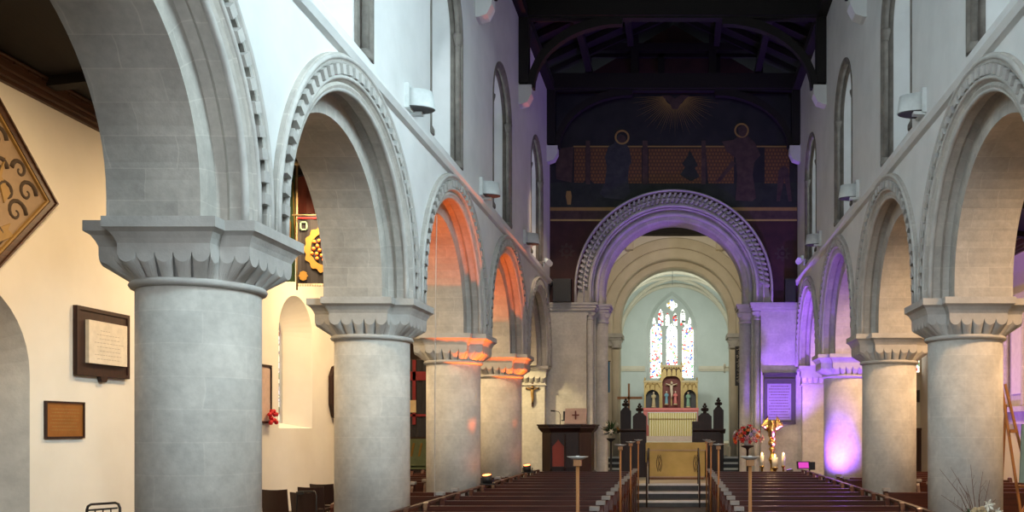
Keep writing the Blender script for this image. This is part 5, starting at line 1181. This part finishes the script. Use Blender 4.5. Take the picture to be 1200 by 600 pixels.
mb.build('eagle', 'brass', r)
for s in (-1, 1):
    mb = MB()
    for f in range(8):
        t = f/7; p0 = Vector((s*(.07+.12*t), .02, 1.92+.05*t)); p1 = Vector((s*(.20+.14*t), .12-.05*t, 1.62+.30*t)) if 0 else Vector((s*(.14+.17*t), .05, 1.72+.16*t)); tip = Vector((s*(.17+.14*t), .04, 2.02+.15*t-.1*(1-t)))
        mb.tube([p1, p0*.4+tip*.6, tip], [.035, .035, .01], 6) if 0 else mb.tube([(s*(.09+.022*f), .03, 1.90+.02*f), (s*(.125+.022*f), -.01, 2.08), (s*(.115+.024*f), .0, 2.34-.035*f)], [.022, .026, .008], 6)
    mb.build('wing', 'brass', r)
mb = MB(); mb.box((0, .16, 2.08), (.40, .03, .30), (-.5, 0, 0)); mb.build('book_rest', 'brass', r); tag(r, 'brass eagle lectern with raised wings in front of the violet-lit memorial', 'lectern')
# reflections light: small lit candle stands around it
for i, (px, py0, py1, wd, lb) in enumerate(((893, 533, 552, .05, 'short brass candle stand just left of the eagle lectern'), (908, 535, 556, .075, 'thick brass candle stand at the foot of the eagle lectern'), (918, 533, 550, .045, 'small brass candle stand right of the eagle lectern'))):
    Y = 22.9; xx, zt_ = W(px, py0, Y); r = empty('candle_stand', (xx, Y, 0)); mb = MB(); mb.lathe([(.12, 0), (.12, .03), (wd*.6, .08), (wd*.6, zt_-.35), (wd*1.2, zt_-.30), (wd*1.2, zt_-.28)], n=16); mb.build('brass_base', 'brass', r)
    mb = MB(); mb.lathe([(wd, zt_-.28), (wd, zt_-.02)], n=16); mb.build('candle', 'white_petal', r)
    mb = MB(); mb.ball((0, 0, zt_+.02), .022, 8, sc_=(1, 1, 1.9)); mb.build('flame', 'candle_flame', r); tag(r, lb, 'candle stand', 'brass candle stands by the lectern')
lamp('candle_light', 'POINT', (2.45, 22.6, 1.75), None, 14, (1, .6, .25), soft=.05)
lamp('bouquet_fill', 'POINT', (2.45, 22.9, 2.6), None, 8, (1, .7, .35), soft=.05)  # point fill with no fixture, added to brighten the bouquet
# memorial tablet on the right wall
x0, z0 = wm(895, 497); x1, z1 = wm(932, 437); r = empty('memorial_tablet', (x0, YE, z0)); w_, h = x1-x0, z1-z0; fm = lambda u, v, q: (u, -q, v)
mb = MB(); mb.solid([[(0, 0), (w_, 0), (w_, h), (0, h)], [(.09, .10), (w_-.12, .10), (w_-.12, h-.30), (.09, h-.30)]], .0, .09, fm); mb.bb(-.03, w_+.03, -.14, 0, h-.06, h+.0); mb.bb(.02, w_-.04, -.12, 0, h-.22, h-.16); mb.bb(0, w_, -.13, 0, 0, .06); mb.build('frame', 'dark_panel', r)
mb = MB(); mb.solid([[(.08, .09), (w_-.11, .09), (w_-.11, h-.29), (.08, h-.29)]], .0, .05, fm); mb.build('panel', 'purple_plate', r)
mb = MB(); random.seed(5)
for i in range(12):
    z = h-.38-i*.078; u = .14+(.05 if i % 3 == 0 else 0)
    while u < w_-.20: l = .02+.03*random.random(); mb.solid([[(u, z), (u+l, z), (u+l, z+.022), (u, z+.022)]], .05, .053, fm); u += l+.014
mb.build('lettering', 'ink', r); tag(r, 'framed memorial tablet with rows of dark lettering on the violet-lit wall', 'memorial tablet')
# music stand with magenta screen
Y = 22.7; x, z = W(945, 545, Y); r = empty('music_stand', (x-.02, Y, 0)); mb = MB(); mb.tube([(.1, 0, .02), (.1, 0, z)], .018, 8); mb.lathe([(.2, 0), (.2, .02), (.03, .05)], (.1, 0, 0), 12); mb.box((.16, .0, z-.02), (.16, .06, .2)); mb.build('stand', 'black', r)
mb = MB(); mb.box((-.06, -.03, z+.0), (.34, .03, .19), (-.35, 0, .12)); mb.build('desk', 'black', r)
mb = MB(); mb.box((-.06, -.055, z+.0), (.26, .012, .15), (-.35, 0, .12)); mb.build('screen', 'magenta_screen', r); tag(r, 'small magenta-lit screen on a black stand left of the violet column', 'screen stand')

# ================================================================== RIGHT AISLE
XR = 8.1
mb = MB(); mb.bb(4.62, 8.1, 29.5, 29.8, 0, 6); rw = st(mb.build('wall_south_chapel', 'sanctuary_plaster'))
# chapel east window, dark band and door seen between the columns
x0, z1 = W(1070, 400, 29.4); x1, z0 = W(1092, 437, 29.4)
wn = st(empty('window_14', (0, 29.5, 0))); cx = 7.55; mb = MB(); mb.solid([sh(pointed(.5, z0+.02, z0+.7, z0+1.5), cx)], .0, .03, lambda u, v, w_: (u, -w_, v)); mb.build('stained_glass', 'east_glass', wn)
P1 = sh(pointed(.58, z0-.06, z0+.7, z0+1.6), cx); mb = MB(); mb.solid([P1, sh(pointed(.5, z0+.02, z0+.7, z0+1.5), cx)], .0, .12, lambda u, v, w_: (u, -w_, v)); mb.build('window_frame', 'cream_stone', wn)
x0, z1 = W(1071, 457, 29.2); _, z0 = W(0, 471, 29.2); r = empty('framed_print', (7.6, 29.4, (z0+z1)/2)); mb = MB(); mb.bb(-.45, .45, 0, .06, -.2, .2); mb.build('frame', 'dark_panel', r); mb = MB(); mb.bb(-.4, .4, -.01, .0, -.15, .15); mb.build('print', 'mural_green', r); tag(r, 'dark wide frame on the pale green wall seen between the right columns', 'framed picture')
dr = st(empty('door_2', (7.55, 29.45, 0))); mb = MB(); zt_ = W(0, 504, 29.3)[1]; mb.bb(-.6, .6, -.05, .02, 0, zt_)
for i in range(5): mb.bb(-.5+i*.25-.01, -.5+i*.25+.01, -.06, -.05, 0, zt_)
mb.build('door_leaf', 'dark_wood', dr); mb = MB(); mb.box((0, -.03, zt_+.03), (1.35, .12, .08)); mb.box((-.64, -.03, zt_/2), (.08, .12, zt_)); mb.box((.64, -.03, zt_/2), (.08, .12, zt_)); mb.build('door_frame', 'cornice_wood', dr)
# wall monument in the south aisle, violet lit
mpr = lambda u, v, w_: (XR-w_, u, v)
def onr(px, py, d=0): Y = FP*(XR-d-CX)/(px-795); return Y, CZ+(502-py)*Y/FP
# purple lit monument
ym0 = 19.6; ym1 = 21.8; r = empty('wall_monument', (XR, 20.7, 2.5)); rm = lambda u, v, w_: (-w_, u, v)
mb = MB(); mb.solid([[(-.7, 0), (.7, 0), (.7, 2.4), (-.7, 2.4)]], 0, .12, rm); mb.solid([[(-.8, -.12), (.8, -.12), (.8, 0), (-.8, 0)]], 0, .3, rm); mb.solid([[(-.8, 2.4), (.8, 2.4), (.85, 2.55), (-.85, 2.55)]], 0, .3, rm); mb.solid([[(-.5, -.4), (.5, -.4), (.7, -.12), (-.7, -.12)]], 0, .16, rm); mb.build('frame', 'arch_stone', r)
for u in (-.55, .55): mb = MB(); mb.lathe([(.09, 0), (.07, .08), (.065, 2.2), (.10, 2.4)], (-.2, u, 0), 14); mb.build('pilaster', 'arch_stone', r)
mb = MB(); mb.solid([[(-.35, .3), (.35, .3), (.35, 2.1), (-.35, 2.1)]], .12, .15, rm); mb.build('inscription_panel', 'marble', r); tag(r, 'stone wall monument bathed in violet light at the right edge', 'monument')
lamp('aisle_violet_wash', 'SPOT', (5.6, 20.2, .6), (8.1, 18.6, 4.0), 330, (.42, .16, 1), spot=100, soft=.1)
# easel
Y = 13.2; xT, zT = W(1172, 443, Y)
r = empty('easel', (xT+.25, Y, 0)); 
def easel_pt(px, py, dy=0): x, z = W(px, py, Y+dy); return (x-xT-.25, dy, z)
mb = MB(); a = easel_pt(1172, 442, .10); b2 = easel_pt(1196, 600, -.1); dirn = (Vector(b2)-Vector(a)); k = (a[2]-0.02)/(a[2]-b2[2]); foot = Vector(a)+dirn*k
mb.tube([a, tuple(foot)], .024, 4, smooth=False); mb.build('front_leg', 'light_wood', r)
mb = MB(); a2 = (a[0]+.08, .12, a[2]-.1); mb.tube([a2, (a[0]+.62, -.15, .02)], .024, 4, smooth=False); mb.build('front_leg', 'light_wood', r)
mb = MB(); mb.tube([(a[0]+.1, .14, a[2]-.4), (a[0]+.2, .75, .02)], .022, 4, smooth=False); mb.build('rear_leg', 'light_wood', r)
mb = MB(); zz = 1.15; mb.box((a[0]+.58, -.07, zz), (.75, .09, .04)); mb.build('picture_ledge', 'light_wood', r); mb = MB(); mb.box((a[0]+.15, -.02, 2-.04), (.10, .06, .05)); mb.build('top_clamp', 'light_wood', r); mb = MB(); mb.tube([(a[0]+.2, .05, .55), (a[0]+.42, .1, .95)], .02, 4, smooth=False); mb.build('strut', 'light_wood', r)
tag(r, 'tall light wooden easel at the right edge of the picture', 'easel')
xx, z0 = W(1181, 600, Y-.12); r = empty('display_board', (xT+.19, Y-.10, 1.18)); mb = MB(); mb.box((.42, .01, .42), (.72, .03, .86), (-.12, .1, .1)); mb.build('board', 'blue_paint', r)
mb = MB(); mb.box((.46, -.02, .50), (.56, .02, .46), (-.12, .1, .1)); mb.build('blue_picture', 'blue_cloth', r); mb = MB(); mb.box((.44, -.03, .12), (.5, .02, .2), (-.12, .1, .1)); mb.build('print', 'purple_plate', r); tag(r, 'board with blue pictures resting on the easel', 'display board')
# lilies and twigs in the right foreground
Y = 7.6; x, z = W(1148, 600, Y); r = empty('lily_arrangement', (x, Y, 0)); mb = MB(); random.seed(11)
zt_ = z+.02
for px, py, dy in ((1105, 550, .1), (1103, 580, 0), (1122, 570, -.05), (1118, 548, .1), (1142, 545, .1), (1147, 552, -.1), (1160, 562, 0), (1172, 586, .1), (1134, 568, .05), (1152, 580, .1), (1112, 590, -.1)):
    qx, qz = W(px, py, Y); m1 = ((qx-x)*.45+random.uniform(-.02, .02), dy*.5, zt_-.12+(qz-zt_+.12)*.5)
    mb.tube([(0, 0, zt_-.25), m1, (qx-x, dy, qz)], [.005, .0035, .0015], 5)
    for t in (.6, .8): b0 = (m1[0]+(qx-x-m1[0])*(t-.4), dy*t, m1[2]+(qz-m1[2])*(t-.4)); mb.tube([b0, (b0[0]+random.uniform(-.05, .05), b0[1], b0[2]+.06)], .0016, 4)
mb.build('bare_twigs', 'twig', r)
def lily(px, py, k, nm, mat):
    qx, qz = W(px, py, Y-.1); mb = MB()
    for j in range(6):
        t = 2*PI*j/6+.3; d = Vector((math.cos(t), -.5, math.sin(t))).normalized(); n_ = d.cross(Vector((0, 1, 0))).normalized(); c0 = Vector((qx-x, -.1, qz))
        mb.add([tuple(c0), tuple(c0+d*k*.55+n_*k*.20), tuple(c0+d*k*.8+Vector((0, -.02, 0))), tuple(c0+d*k*1.05), tuple(c0+d*k*.55-n_*k*.20)], [(0, 1, 2, 3, 4)])
    mb.ball((qx-x, -.12, qz), k*.15, 6); mb.tube([(qx-x, -.08, qz), (0, 0, zt_-.25)], .005, 5); mb.build(nm, mat, r, fix=False)
lily(1158, 592, .06, 'lily', 'white_petal'); lily(1169, 600, .045, 'lily', 'white_petal'); lily(1140, 602, .05, 'lily', 'white_petal')
mb = MB()
for dx, dz in ((0, 0), (.03, .01), (-.03, 0), (.01, -.03), (-.045, -.015), (.05, -.02)): qx, qz = W(1146, 597, Y-.1); mb.ball((qx-x+dx, -.12, qz+dz), .022, 8)
mb.build('cream_buds', 'ochre_paint', r)
mb = MB()
for i in range(24): a = i*2.4; L = .10+.06*random.random(); mb.add([(0, 0, zt_-.12), (L*.5*math.cos(a)+.015, L*.5*math.sin(a), zt_-.05), (L*math.cos(a), L*math.sin(a), zt_-.02+.03*random.random()), (L*.5*math.cos(a)-.015, L*.5*math.sin(a), zt_-.06)], [(0, 1, 2, 3)])
mb.build('leaves', 'leaf', r, fix=False)
mb = MB(); mb.lathe([(.09, 0), (.09, .02), (.02, .05), (.02, zt_-.4), (.07, zt_-.34), (.10, zt_-.22), (.09, zt_-.20)], n=20); mb.build('pedestal_vase', 'white_metal', r); tag(r, 'white lilies with bare twigs in front of the large right column', 'flowers')
# finish: parts keep their own names; drop helper property leftovers
bpy.context.view_layer.update()
